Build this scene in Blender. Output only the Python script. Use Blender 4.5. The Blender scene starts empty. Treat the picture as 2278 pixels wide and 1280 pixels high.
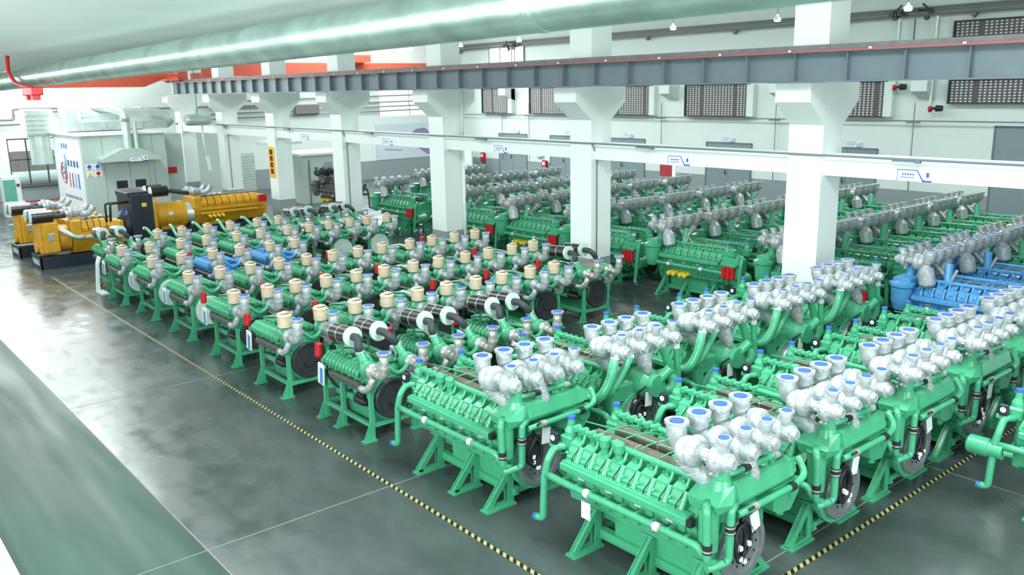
import bpy, math, random
from mathutils import Vector, Matrix
random.seed(7)
PI = math.pi
scene = bpy.context.scene
COL = scene.collection

# ------------------------------------------------------------------ camera
F_PX, YAW, PITCH, ROLL, CAM_H = 1928.0, 0.876, 0.226, -0.019, 5.0
fw = Vector((-math.sin(YAW)*math.cos(PITCH), math.cos(YAW)*math.cos(PITCH), -math.sin(PITCH)))
rt = Vector((math.cos(YAW), math.sin(YAW), 0))
up = rt.cross(fw)
r2 = rt*math.cos(ROLL)+up*math.sin(ROLL)
u2 = -rt*math.sin(ROLL)+up*math.cos(ROLL)
cam_d = bpy.data.cameras.new('camera')
cam_d.sensor_width = 36.0
cam_d.lens = F_PX/2278*36.0
cam_d.clip_start = 0.05
cam_d.clip_end = 300
cam_d.dof.use_dof = True
cam_d.dof.focus_distance = 11.0
cam_d.dof.aperture_fstop = 2.8
cam = bpy.data.objects.new('camera', cam_d)
COL.objects.link(cam)
cam.matrix_world = Matrix(((r2.x, u2.x, -fw.x, 0), (r2.y, u2.y, -fw.y, 0), (r2.z, u2.z, -fw.z, CAM_H), (0, 0, 0, 1)))
scene.camera = cam

# ------------------------------------------------------------------ world, exposure
world = bpy.data.worlds.new('world')
scene.world = world
world.use_nodes = True
wb = world.node_tree.nodes['Background']
wb.inputs[0].default_value = (0.86, 0.95, 1.0, 1)
wb.inputs[1].default_value = 1.3
scene.view_settings.view_transform = 'Standard'
scene.view_settings.look = 'None'
scene.view_settings.gamma = 1.0
scene.view_settings.use_curve_mapping = False
scene.view_settings.exposure = 0.35


def area(name, loc, size, power, target, col=(0.9, 1.0, 0.98)):
    d = bpy.data.lights.new(name, 'AREA')
    d.shape = 'RECTANGLE'
    d.size, d.size_y = size
    d.energy = power
    d.color = col
    o = bpy.data.objects.new(name, d)
    COL.objects.link(o)
    o.location = loc
    o.rotation_euler = Vector(target).to_track_quat('-Z', 'Y').to_euler()
    return o


CEIL = 9.0
# skylight strips in the roof, plus two added fill panels (their glass is built below, at the same places)
SKY_AND_FILL = [(-5.0, 7.5, 8.0, 3.6, 780), (-19.0, 7.0, 9.0, 2.6, 260), (-32.0, 7.0, 9.0, 2.6, 540),
       (-10.0, 24.0, 9.0, 3.0, 620), (-24.0, 24.0, 10.0, 3.0, 640), (-36.5, 24.0, 8.0, 3.0, 700), (-41.3, 7.5, 2.4, 6.0, 420), (-41.6, 24.0, 1.6, 8.0, 380)]  # last two are no real skylights: fill added to brighten the end wall
for x, y, sx, sy, p in SKY_AND_FILL:
    area('skylight_and_fill_daylight', (x, y, CEIL-0.06), (sx, sy), p, (0, 0, -1))
# tall glazed gate behind and to the right of the camera
area('gate_daylight', (5.7, 6.0, 3.6), (9.0, 5.0), 600, (-1, 0.15, -0.12))
# long window band in the wall behind the camera
area('near_window_daylight', (-4.0, -3.0, 4.9), (11.0, 2.6), 900, (0, 1, -0.1))
area('near_window_daylight', (-27.0, -3.0, 4.9), (15.0, 2.6), 260, (0, 1, -0.1))
# windows of the end wall
area('end_window_daylight', (-42.75, 8.0, 4.6), (8.0, 1.6), 420, (1, 0, -0.1))
area('end_window_daylight', (-42.75, 26.5, 4.6), (6.0, 1.6), 260, (1, 0, -0.1))


# ------------------------------------------------------------------ materials
def srgb(r, g, b):
    f = lambda c: (c/255/12.92) if c/255 <= 0.04045 else ((c/255+0.055)/1.055)**2.4
    return (f(r), f(g), f(b), 1)


MATS = {}


def mat(name, rgb, rough=0.5, metal=0.0, noise=0.0, nscale=6.0, spec=0.5, coat=0.0, bump=0.0, bscale=30.0, rgb2=None):
    m = bpy.data.materials.new(name)
    m.use_nodes = True
    nt = m.node_tree
    b = nt.nodes['Principled BSDF']
    c = srgb(*rgb)
    b.inputs['Base Color'].default_value = c
    b.inputs['Roughness'].default_value = rough
    b.inputs['Metallic'].default_value = metal
    b.inputs['Specular IOR Level'].default_value = spec
    b.inputs['Coat Weight'].default_value = coat
    tc = nt.nodes.new('ShaderNodeTexCoord')
    if noise > 0 or rgb2:
        n = nt.nodes.new('ShaderNodeTexNoise')
        n.inputs['Scale'].default_value = nscale
        n.inputs['Detail'].default_value = 4
        nt.links.new(tc.outputs['Object'], n.inputs['Vector'])
        r = nt.nodes.new('ShaderNodeValToRGB')
        r.color_ramp.elements[0].position = 0.35
        r.color_ramp.elements[1].position = 0.68
        if rgb2:
            r.color_ramp.elements[0].color = srgb(*rgb2)
            r.color_ramp.elements[1].color = c
        else:
            r.color_ramp.elements[0].color = tuple(v*(1-noise) for v in c[:3])+(1,)
            r.color_ramp.elements[1].color = tuple(min(1, v*(1+noise*0.4)) for v in c[:3])+(1,)
        nt.links.new(n.outputs['Fac'], r.inputs['Fac'])
        nt.links.new(r.outputs['Color'], b.inputs['Base Color'])
    if bump > 0:
        n2 = nt.nodes.new('ShaderNodeTexNoise')
        n2.inputs['Scale'].default_value = bscale
        n2.inputs['Detail'].default_value = 3
        nt.links.new(tc.outputs['Object'], n2.inputs['Vector'])
        bp = nt.nodes.new('ShaderNodeBump')
        bp.inputs['Strength'].default_value = bump
        bp.inputs['Distance'].default_value = 0.02
        nt.links.new(n2.outputs['Fac'], bp.inputs['Height'])
        nt.links.new(bp.outputs['Normal'], b.inputs['Normal'])
    MATS[name] = m
    return m


M_GREEN = mat('mint_paint', (74, 168, 127), 0.30, noise=0.08, nscale=9, coat=0.15)
M_BLUEP = mat('blue_paint', (88, 162, 220), 0.35, noise=0.12, nscale=9)
M_YEL = mat('golden_paint', (222, 164, 44), 0.38, noise=0.15, nscale=5)
M_GREY_ENG = mat('dark_grey_paint', (104, 98, 104), 0.4, noise=0.2)
M_SILVER = mat('silver_heat_paint', (188, 194, 198), 0.38, metal=0.2, noise=0.24, nscale=14, bump=0.6, bscale=26)
M_FOIL = mat('aluminium_foil_wrap', (198, 204, 210), 0.3, metal=0.55, noise=0.3, nscale=25, bump=0.8, bscale=40)
M_CHROME = mat('bare_steel', (206, 204, 202), 0.3, metal=0.55, noise=0.2, nscale=15)
M_BLUECAP = mat('blue_plastic_cap', (58, 98, 205), 0.45)
M_BLACK = mat('black_rubber', (34, 36, 40), 0.5)
M_HOSE = mat('charcoal_hose', (58, 62, 68), 0.6)
M_WHEEL = mat('oiled_flywheel_steel', (66, 70, 74), 0.38, metal=0.35, noise=0.15)
M_WHEEL2 = mat('machined_flywheel_steel', (150, 156, 160), 0.35, metal=0.5, noise=0.15)
M_SHIELD = mat('brown_grey_heat_shield', (150, 138, 128), 0.3, metal=0.55, noise=0.25, nscale=8)
M_SHIELD2 = mat('graphite_manifold', (92, 92, 94), 0.35, metal=0.4, noise=0.2)
M_RED = mat('red_paint', (196, 26, 36), 0.35)
M_CRANE = mat('crane_red_paint', (208, 88, 66), 0.45, noise=0.08)
M_YFILT = mat('yellow_filter_paint', (238, 206, 60), 0.4)
M_BEIGE = mat('beige_wrapped_cap', (226, 204, 178), 0.55, noise=0.1, nscale=20)
M_CREAM = mat('thin_plastic_film', (206, 196, 186), 0.3, noise=0.25, nscale=30)
M_PLEAT = mat('filter_pleats', (50, 44, 44), 0.25, noise=0.4, nscale=60, rgb2=(24, 24, 28), coat=0.4)
M_LID = mat('pale_filter_end', (206, 224, 218), 0.4)
M_PAPER = mat('white_paper', (232, 234, 238), 0.6)
M_BAGBLUE = mat('blue_print', (92, 140, 205), 0.5)
M_TAPEY = mat('tape_yellow', (226, 208, 120), 0.45)
M_TAPEB = mat('tape_black', (30, 34, 34), 0.4)
M_WHITE = mat('white_wall_paint', (226, 236, 233), 0.55, noise=0.02, nscale=1.2)
M_COLUMN = mat('white_column_paint', (236, 243, 242), 0.5, noise=0.015, nscale=1.0)
M_GREYP = mat('grey_dado_paint', (150, 160, 164), 0.5, noise=0.03)
M_DOOR = mat('grey_door_paint', (136, 152, 156), 0.5, noise=0.03)
M_GIRDER = mat('slate_girder_paint', (104, 118, 126), 0.45, noise=0.06, nscale=3)
M_RAIL = mat('rail_steel', (118, 112, 114), 0.5, noise=0.2)
M_GALV = mat('galvanised_sheet', (206, 220, 216), 0.3, metal=0.35, noise=0.12, nscale=3.5, bump=0.15, bscale=9)
M_OPIPE = mat('overhead_pipe_zinc', (176, 196, 189), 0.33, metal=0.85, noise=0.25, nscale=5, bump=0.12, bscale=7)
M_ODUCT = mat('overhead_duct_zinc', (226, 234, 231), 0.5, metal=0.05, noise=0.06, nscale=1.5)
M_BOOTH = mat('pale_green_panel', (186, 202, 196), 0.5, noise=0.03)
M_DARKF = mat('dark_window_frame', (62, 66, 70), 0.45)
M_NAVY = mat('dark_navy_steel', (34, 40, 54), 0.45)
M_SIGN = mat('white_sign', (238, 241, 244), 0.45)
M_SIGNB = mat('sign_blue', (52, 90, 196), 0.45)
M_PIPE = mat('wall_pipe_grey', (112, 126, 136), 0.45)
M_GOLD = mat('gold_card', (236, 196, 72), 0.5)
M_MAROON = mat('maroon_card', (120, 26, 26), 0.5)
M_LOUV = mat('louver_brown_grey', (92, 84, 88), 0.5)
M_BRICKW = mat('white_vent_block', (226, 228, 228), 0.5)
M_TEAL = mat('teal_panel', (98, 178, 160), 0.5)
M_PINK = mat('faded_print_pink', (206, 110, 130), 0.5)
M_LBLUE = mat('faded_print_blue', (120, 180, 216), 0.5)
M_PURP = mat('faded_print_violet', (150, 132, 172), 0.5)
M_OUT = mat('outdoor_brick', (160, 146, 140), 0.8, noise=0.15)
M_CARD = mat('brown_cardboard', (176, 132, 110), 0.7)
M_LEAF = mat('plant_leaf', (70, 120, 80), 0.5)


def floor_mat(name, base, dark, green=False):
    m = bpy.data.materials.new(name)
    m.use_nodes = True
    nt = m.node_tree
    b = nt.nodes['Principled BSDF']
    tc = nt.nodes.new('ShaderNodeTexCoord')
    n = nt.nodes.new('ShaderNodeTexNoise')
    n.inputs['Scale'].default_value = 0.55
    n.inputs['Detail'].default_value = 4
    n.inputs['Roughness'].default_value = 0.62
    mp = nt.nodes.new('ShaderNodeMapping')
    mp.inputs['Scale'].default_value = (1.0, 1.6, 1.0) if not green else (0.12, 1.3, 1)
    nt.links.new(tc.outputs['Object'], mp.inputs['Vector'])
    nt.links.new(mp.outputs['Vector'], n.inputs['Vector'])
    r = nt.nodes.new('ShaderNodeValToRGB')
    r.color_ramp.elements[0].position = 0.36
    r.color_ramp.elements[1].position = 0.66
    r.color_ramp.elements[0].color = srgb(*dark)
    r.color_ramp.elements[1].color = srgb(*base)
    nt.links.new(n.outputs['Fac'], r.inputs['Fac'])
    nt.links.new(r.outputs['Color'], b.inputs['Base Color'])
    n2 = nt.nodes.new('ShaderNodeTexNoise')
    n2.inputs['Scale'].default_value = 1.7
    n2.inputs['Detail'].default_value = 2
    nt.links.new(mp.outputs['Vector'], n2.inputs['Vector'])
    mr = nt.nodes.new('ShaderNodeMapRange')
    mr.inputs['From Min'].default_value = 0.3
    mr.inputs['From Max'].default_value = 0.7
    mr.inputs['To Min'].default_value = 0.34 if green else 0.14
    mr.inputs['To Max'].default_value = 0.55 if green else 0.34
    nt.links.new(n2.outputs['Fac'], mr.inputs['Value'])
    nt.links.new(mr.outputs['Result'], b.inputs['Roughness'])
    b.inputs['Specular IOR Level'].default_value = 0.35 if green else 0.6
    return m


M_FLOOR = floor_mat('polished_concrete', (78, 86, 86), (60, 69, 69))
M_WALK = floor_mat('green_floor_paint', (68, 102, 90), (38, 68, 58), True)


def tape_mat():
    m = bpy.data.materials.new('yellow_black_tape')
    m.use_nodes = True
    nt = m.node_tree
    b = nt.nodes['Principled BSDF']
    tc = nt.nodes.new('ShaderNodeTexCoord')
    sx = nt.nodes.new('ShaderNodeSeparateXYZ')
    nt.links.new(tc.outputs['Object'], sx.inputs[0])
    a = nt.nodes.new('ShaderNodeMath'); a.operation = 'ADD'
    nt.links.new(sx.outputs['X'], a.inputs[0]); nt.links.new(sx.outputs['Y'], a.inputs[1])
    w = nt.nodes.new('ShaderNodeMath'); w.operation = 'MULTIPLY'; w.inputs[1].default_value = 1/0.115
    nt.links.new(a.outputs[0], w.inputs[0])
    fr = nt.nodes.new('ShaderNodeMath'); fr.operation = 'FRACT'
    nt.links.new(w.outputs[0], fr.inputs[0])
    g = nt.nodes.new('ShaderNodeMath'); g.operation = 'GREATER_THAN'; g.inputs[1].default_value = 0.5
    nt.links.new(fr.outputs[0], g.inputs[0])
    mx = nt.nodes.new('ShaderNodeMix'); mx.data_type = 'RGBA'
    nt.links.new(g.outputs[0], mx.inputs['Factor'])
    mx.inputs['A'].default_value = srgb(172, 160, 102)
    mx.inputs['B'].default_value = srgb(20, 24, 24)
    nt.links.new(mx.outputs['Result'], b.inputs['Base Color'])
    b.inputs['Roughness'].default_value = 0.4
    return m


M_TAPE = tape_mat()


def glass_mat():
    m = bpy.data.materials.new('window_glass')
    m.use_nodes = True
    nt = m.node_tree
    nt.nodes.remove(nt.nodes['Principled BSDF'])
    out = nt.nodes['Material Output']
    t = nt.nodes.new('ShaderNodeBsdfTransparent')
    t.inputs[0].default_value = (0.93, 0.97, 0.96, 1)
    g = nt.nodes.new('ShaderNodeBsdfGlossy')
    g.inputs['Roughness'].default_value = 0.03
    mx = nt.nodes.new('ShaderNodeMixShader')
    mx.inputs[0].default_value = 0.06
    nt.links.new(t.outputs[0], mx.inputs[1]); nt.links.new(g.outputs[0], mx.inputs[2])
    nt.links.new(mx.outputs[0], out.inputs[0])
    return m


M_GLASS = glass_mat()


def emit_mat(name, col, s):
    m = bpy.data.materials.new(name)
    m.use_nodes = True
    b = m.node_tree.nodes['Principled BSDF']
    b.inputs['Emission Color'].default_value = col
    b.inputs['Emission Strength'].default_value = s
    return m


M_LAMP = emit_mat('lamp_glow', (1, 1, 1, 1), 6.0)
M_DAY = emit_mat('daylit_diffusing_glazing', (0.93, 1, 0.99, 1), 1.6)


# ------------------------------------------------------------------ mesh builder
class MB:
    def __init__(self):
        self.v, self.f, self.mi, self.sm, self.mats = [], [], [], [], []

    def m(self, mt):
        if mt not in self.mats:
            self.mats.append(mt)
        return self.mats.index(mt)

    def add(self, verts, faces, mt, smooth=False):
        k = len(self.v)
        self.v += [tuple(p) for p in verts]
        i = self.m(mt)
        for q in faces:
            self.f.append(tuple(k+a for a in q)); self.mi.append(i); self.sm.append(smooth)
        return self

    def box(self, c, s, mt, ch=0.0, rot=None):
        x, y, z = s[0]/2, s[1]/2, s[2]/2
        if ch <= 0:
            vs = [(-x, -y, -z), (x, -y, -z), (x, y, -z), (-x, y, -z), (-x, -y, z), (x, -y, z), (x, y, z), (-x, y, z)]
            fs = [(0, 3, 2, 1), (4, 5, 6, 7), (0, 1, 5, 4), (1, 2, 6, 5), (2, 3, 7, 6), (3, 0, 4, 7)]
        else:
            vs, idx = [], {}
            for sx in (-1, 1):
                for sy in (-1, 1):
                    for sz in (-1, 1):
                        for a in range(3):
                            p = [sx*(x-ch), sy*(y-ch), sz*(z-ch)]
                            p[a] = (sx, sy, sz)[a]*(x, y, z)[a]
                            idx[(sx, sy, sz, a)] = len(vs); vs.append(tuple(p))
            fs = []
            g = lambda *k: idx[k]
            for s1 in (-1, 1):
                fs.append((g(s1, -1, -1, 0), g(s1, 1, -1, 0), g(s1, 1, 1, 0), g(s1, -1, 1, 0)))
                fs.append((g(-1, s1, -1, 1), g(1, s1, -1, 1), g(1, s1, 1, 1), g(-1, s1, 1, 1)))
                fs.append((g(-1, -1, s1, 2), g(1, -1, s1, 2), g(1, 1, s1, 2), g(-1, 1, s1, 2)))
                for s2 in (-1, 1):
                    fs.append((g(s1, s2, -1, 0), g(s1, s2, 1, 0), g(s1, s2, 1, 1), g(s1, s2, -1, 1)))
                    fs.append((g(s1, -1, s2, 0), g(s1, 1, s2, 0), g(s1, 1, s2, 2), g(s1, -1, s2, 2)))
                    fs.append((g(-1, s1, s2, 1), g(1, s1, s2, 1), g(1, s1, s2, 2), g(-1, s1, s2, 2)))
                    for s3 in (-1, 1):
                        fs.append((g(s1, s2, s3, 0), g(s1, s2, s3, 1), g(s1, s2, s3, 2)))
        if rot:
            vs = [rot @ Vector(p) for p in vs]
        vs = [(p[0]+c[0], p[1]+c[1], p[2]+c[2]) for p in vs]
        return self.add(vs, fs, mt)

    def b2(self, a, b, mt, ch=0.0):
        return self.box([(a[i]+b[i])/2 for i in range(3)], [abs(a[i]-b[i]) for i in range(3)], mt, ch)

    def ring_path(self, pts, rads, mt, n=12, caps=True, closed=False, flat=None):
        pts = [Vector(p) for p in pts]
        N = len(pts)
        if not hasattr(rads, '__len__'):
            rads = [rads]*N
        tans = []
        for i in range(N):
            if closed:
                t = pts[(i+1) % N]-pts[i-1]
            else:
                t = pts[min(i+1, N-1)]-pts[max(i-1, 0)]
            if t.length < 1e-9:
                t = Vector((0, 0, 1))
            tans.append(t.normalized())
        ref = Vector((0, 0, 1)) if abs(tans[0].z) < 0.9 else Vector((0, 1, 0))
        u = tans[0].cross(ref).normalized()
        vs = []
        for i in range(N):
            t = tans[i]
            u = (u-t*u.dot(t))
            if u.length < 1e-6:
                u = t.orthogonal()
            u.normalize()
            w = t.cross(u)
            for j in range(n):
                a = 2*PI*j/n
                vs.append(pts[i]+(u*math.cos(a)+w*math.sin(a))*rads[i])
        fs = []
        for i in range(N if closed else N-1):
            for j in range(n):
                a = i*n+j; b = i*n+(j+1) % n
                c = ((i+1) % N)*n+(j+1) % n; d = ((i+1) % N)*n+j
                fs.append((a, b, c, d))
        self.add(vs, fs, mt, True)
        if caps and not closed:
            k = len(self.v)-len(vs)
            i = self.m(mt)
            self.f.append(tuple(k+j for j in reversed(range(n)))); self.mi.append(i); self.sm.append(False)
            self.f.append(tuple(k+(N-1)*n+j for j in range(n))); self.mi.append(i); self.sm.append(False)
        return self

    def cyl(self, a, b, r, mt, n=14, r2=None):
        return self.lathe(a, b, [(0, r), (1, r if r2 is None else r2)], mt, n)

    def lathe(self, a, b, prof, mt, n=16):
        """profile (t along a->b, radius); sharp rings doubled for flat shading of steps"""
        a, b = Vector(a), Vector(b)
        ax = (b-a)
        pts, rad = [], []
        d = ax.normalized()
        ref = Vector((0, 0, 1)) if abs(d.z) < 0.9 else Vector((0, 1, 0))
        u = d.cross(ref).normalized(); w = d.cross(u)
        rings = [[a+ax*t+(u*math.cos(2*PI*j/n)+w*math.sin(2*PI*j/n))*max(r, 1e-4) for j in range(n)] for t, r in prof]
        for i in range(len(prof)-1):
            vs = rings[i]+rings[i+1]
            fs = [(j, (j+1) % n, n+(j+1) % n, n+j) for j in range(n)]
            self.add(vs, fs, mt, abs(prof[i][0]-prof[i+1][0])*ax.length > 1e-4)
        self.add(rings[0], [tuple(reversed(range(n)))], mt)
        self.add(rings[-1], [tuple(range(n))], mt)
        return self

    def tube(self, pts, r, mt, n=12, bend=0.08, seg=5, caps=True):
        return self.ring_path(fillet(pts, bend, seg), r, mt, n, caps)

    def prism(self, poly, axis, a, b, mt, ch=0):
        """poly = 2-D outline in the other two axes, extruded from a to b along axis"""
        def P(p, t):
            if axis == 0: return (t, p[0], p[1])
            if axis == 1: return (p[0], t, p[1])
            return (p[0], p[1], t)
        n = len(poly)
        vs = [P(p, a) for p in poly]+[P(p, b) for p in poly]
        fs = [tuple(reversed(range(n))), tuple(range(n, 2*n))]+[(i, (i+1) % n, n+(i+1) % n, n+i) for i in range(n)]
        return self.add(vs, fs, mt)

    def torus(self, c, axis, R, r, mt, n=18, k=8, a0=0, a1=2*PI):
        c, ax = Vector(c), Vector(axis).normalized()
        u = ax.orthogonal().normalized(); w = ax.cross(u)
        full = abs(a1-a0-2*PI) < 1e-6
        cnt = n if full else n+1
        pts = [c+(u*math.cos(a0+(a1-a0)*i/n)+w*math.sin(a0+(a1-a0)*i/n))*R for i in range(cnt)]
        return self.ring_path(pts, r, mt, k, not full, full)

    def build(self, name, parent=None, kind=None, recalc=True):
        me = bpy.data.meshes.new(name)
        me.from_pydata(self.v, [], self.f)
        for mt in self.mats:
            me.materials.append(mt)
        me.polygons.foreach_set('material_index', self.mi)
        me.polygons.foreach_set('use_smooth', self.sm)
        me.update()
        if recalc:
            import bmesh
            bm = bmesh.new(); bm.from_mesh(me)
            bmesh.ops.recalc_face_normals(bm, faces=bm.faces)
            bm.to_mesh(me); bm.free()
        o = bpy.data.objects.new(name, me)
        COL.objects.link(o)
        if parent:
            o.parent = parent
        if kind:
            o['kind'] = kind
        return o


def fillet(pts, r, seg=5):
    pts = [Vector(p) for p in pts]
    if len(pts) < 3 or r <= 0:
        return pts
    out = [pts[0]]
    for i in range(1, len(pts)-1):
        a, b, c = pts[i-1], pts[i], pts[i+1]
        d1, d2 = (a-b), (c-b)
        l = min(r, d1.length*0.49, d2.length*0.49)
        p, q = b+d1.normalized()*l, b+d2.normalized()*l
        for k in range(seg+1):
            t = k/seg
            out.append(p*(1-t)**2+b*2*t*(1-t)+q*t*t)
    out.append(pts[-1])
    return out


def empty(name, loc=(0, 0, 0), rz=0.0):
    o = bpy.data.objects.new(name, None)
    COL.objects.link(o)
    o.location = loc
    o.rotation_euler = (0, 0, rz)
    o.empty_display_size = 0.2
    return o


def tag(o, label, cat, group=None, kind=None):
    o['label'] = label
    o['category'] = cat
    if group: o['group'] = group
    if kind: o['kind'] = kind
    return o


CHILDREN = {}


def copy_tree(src, parent=None):
    c = src.copy()
    COL.objects.link(c)
    for k in ('label', 'category', 'group'):
        if parent is None and k in c:
            del c[k]
    if parent:
        c.parent = parent
    for ch in CHILDREN.get(src.name) or [x for x in src.children]:
        copy_tree(ch, c)
    return c


def struct(mb, name):
    return mb.build(name, kind='structure')

ordn_ = ["first", "second", "third", "fourth", "fifth"]
# ------------------------------------------------------------------ the hall
XE, XR, YN, YF = -44.0, 6.5, -3.2, 33.0      # end wall, right wall, near wall, far wall
m = MB(); m.b2((XE, 3.0, -0.2), (XR, YF, 0.0), M_FLOOR); struct(m, 'floor')
m = MB(); m.b2((XE, YN, -0.2), (XR, 3.0, 0.0), M_WALK); struct(m, 'floor_green_walkway')
M_JOINT = mat('floor_joint_filler', (128, 136, 128), 0.5)
m = MB()
for x in (-39.0, -33.0, -27.0, -21.0, -15.0, -9.02, -4.72, 1.3):
    m.b2((x-0.008, YN, 0.0), (x+0.008, YF, 0.0015), M_JOINT)
m.b2((XE, 11.04, 0.0), (XR, 11.06, 0.0015), M_JOINT)
m.b2((XE, 2.985, 0.0), (XR, 3.0, 0.002), M_JOINT)
struct(m, 'floor_joints')
m = MB(); m.b2((XE, YN, CEIL), (XR, YF, CEIL+0.2), M_WHITE); struct(m, 'ceiling')


def wall_x(name, x0, x1, y0, y1, z1, holes, mt, dado=1.05, inside=1):
    """wall in a plane of constant x with rectangular holes (ya, yb, za, zb)"""
    m = MB()
    ys = sorted(set([y0, y1]+[h[0] for h in holes]+[h[1] for h in holes]))
    zs = sorted(set([0, z1]+[h[2] for h in holes]+[h[3] for h in holes]))
    for i in range(len(ys)-1):
        for j in range(len(zs)-1):
            cy, cz = (ys[i]+ys[i+1])/2, (zs[j]+zs[j+1])/2
            if any(h[0] < cy < h[1] and h[2] < cz < h[3] for h in holes):
                continue
            m.b2((x0, ys[i], zs[j]), (x1, ys[i+1], zs[j+1]), mt)
    if dado:
        xi = x1 if inside > 0 else x0
        m.b2((xi, y0, 0), (xi+0.012*inside, y1, dado), M_GREYP)
    return struct(m, name)


WIN = [(7.8, 10.1, 1.12, 3.23), (4.6, 7.3, 1.12, 3.23), (4.2, 11.4, 4.3, 5.5), (27.0, 31.2, 3.5, 5.6)]
wall_x('wall_end', XE-0.25, XE, YN, YF, CEIL, WIN, M_WHITE)
m = MB(); m.b2((XR, YN, 0), (XR+0.25, YF, CEIL), M_WHITE); struct(m, 'wall_right')
m = MB(); m.b2((XE, YN-0.25, 0), (XR, YN, CEIL), M_WHITE); struct(m, 'wall_near')
m = MB()
m.b2((XE, YF, 0), (XR, YF+0.25, CEIL), M_WHITE)
m.b2((XE, YF-0.012, 0), (XR, YF, 0.9), M_GREYP)
struct(m, 'wall_far')
for k in range(8):
    x = -3.3-6.0*k
    m = MB()
    m.prism([(YF, 4.3), (YF-0.75, 4.62), (YF-0.75, 5.0), (YF, 5.0)], 0, x-0.3, x+0.3, M_WHITE)
    struct(m, 'trim_wall_corbel')
# windows of the end wall
for i, (ya, yb, za, zb) in enumerate(WIN):
    m = MB()
    fr = M_DARKF if i < 2 else M_WHITE
    t = 0.06
    X = XE-0.12
    m.b2((X-0.04, ya, za), (X+0.04, yb, za+t), fr); m.b2((X-0.04, ya, zb-t), (X+0.04, yb, zb), fr)
    m.b2((X-0.04, ya, za), (X+0.04, ya+t, zb), fr); m.b2((X-0.04, yb-t, za), (X+0.04, yb, zb), fr)
    n = 3 if i < 2 else 2
    for k in range(1, n):
        y = ya+(yb-ya)*k/n
        m.b2((X-0.035, y-t/2, za), (X+0.035, y+t/2, zb), fr)
    if i < 2:
        m.b2((X-0.035, ya, za+(zb-za)*0.54), (X+0.035, yb, za+(zb-za)*0.54+t), fr)
        m.b2((XE-0.02, ya-0.1, za-0.06), (XE+0.08, yb+0.1, za), M_DARKF)
    w = m.build('window_%d' % (i+1), kind='structure')
    g = MB(); g.b2((X-0.006, ya+0.02, za+0.02), (X+0.006, yb-0.02, zb-0.02), M_GLASS); g.build('pane', w)
# outside the low windows: the neighbouring wall and a big white pipe
m = MB(); m.b2((-49.2, 2.0, -0.5), (-49.0, 14.0, 2.4), M_OUT); m.b2((-49.2, 2, -0.5), (-44.3, 14, -0.3), M_OUT)
struct(m, 'outside_ground_and_wall')
m = MB(); m.cyl((-47.5, 3.0, 1.25), (-47.5, 13.0, 1.25), 0.26, M_WHITE, 16)
tag(m.build('outdoor_pipe'), 'thick white pipe lying outside behind the dark-framed window', 'pipe')

# striped floor tapes
m = MB(); m.b2((-22.5, -0.028, 0.0), (0, 0.028, 0.004), M_TAPE)
o = m.build('floor_tape'); o.location = (-4.44, 5.415, 0)
tag(o, 'yellow and black striped floor tape along the long aisle in front of the engines', 'floor tape')
m = MB(); m.b2((-0.028, -0.03, 0.0), (0.028, 15.0, 0.004), M_TAPE)
o = m.build('floor_tape'); o.location = (-4.44, 5.415, 0)
tag(o, 'yellow and black striped floor tape running right past the engine ends', 'floor tape')
m = MB(); m.b2((-16, 0.95, 0), (2, 1.25, 0.12), M_WHITE, 0.01)
struct(m, 'trim_white_kerb')

M_MAROONR = mat('dull_red_box', (158, 40, 52), 0.5)
M_CONDR = mat('conductor_rail_red', (176, 84, 84), 0.5)
# ------------------------------------------------------------------ columns, tie beams, crane girders
COLX = [-2.70, -8.70, -14.70, -20.70, -26.62, -31.85, -36.85, -41.9]
for k, xf in enumerate(COLX):
    m = MB()
    m.b2((xf-0.72, 14.78, 0.9), (xf, 15.45, CEIL), M_COLUMN)
    m.b2((xf-0.724, 14.776, 0), (xf+0.004, 15.454, 0.9), M_GREYP)
    m.prism([(14.78, 4.23), (14.27, 4.66), (14.27, 5.0), (15.95, 5.0), (15.95, 4.66), (15.45, 4.23)], 0, xf-0.724, xf+0.002, M_COLUMN)
    struct(m, 'column_%d' % (k+1))
for k in range(len(COLX)-1):
    m = MB(); m.b2((COLX[k]-0.72, 14.88, 3.31), (COLX[k+1], 15.2, 3.71), M_COLUMN); struct(m, 'beam_%d' % (k+1))
for yg, nm in ((14.05, 'near'), (16.15, 'far')):
    m = MB()
    xa, xb = -40.8, 4.0
    m.b2((xa, yg+0.14, 5.03), (xb, yg+0.16, 5.53), M_GIRDER)
    m.b2((xa, yg, 5.005), (xb, yg+0.30, 5.03), M_GIRDER)
    m.b2((xa, yg-0.02, 5.505), (xb, yg+0.32, 5.53), M_GIRDER)
    x = -5.935+10
    while x > xa:
        m.b2((x-0.008, yg+0.02, 5.03), (x+0.008, yg+0.28, 5.505), M_GIRDER)
        x -= 1.0
    m.b2((xa, yg, 5.53), (xb, yg+0.3, 5.555), M_RAIL)
    m.b2((xa, yg+0.1, 5.555), (xb, yg+0.2, 5.64), M_RAIL)
    g = struct(m, 'girder_'+nm)
    m = MB()
    m.b2((xa, yg-0.035, 5.515), (xb, yg-0.02, 5.54), M_CONDR)
    m.build('conductor_rail', g)
    x = 3.0
    while x > xa:
        m = MB(); m.box((x, yg-0.045, 5.545), (0.05, 0.03, 0.035), M_SIGN, 0.006); m.build('insulator', g)
        x -= 1.5
    for xf in COLX:
        m = MB(); m.b2((xf-0.72, yg-0.02, 5.0), (xf, yg+0.3, 5.005), M_BLACK); m.build('bearing_pad', g)

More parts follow.
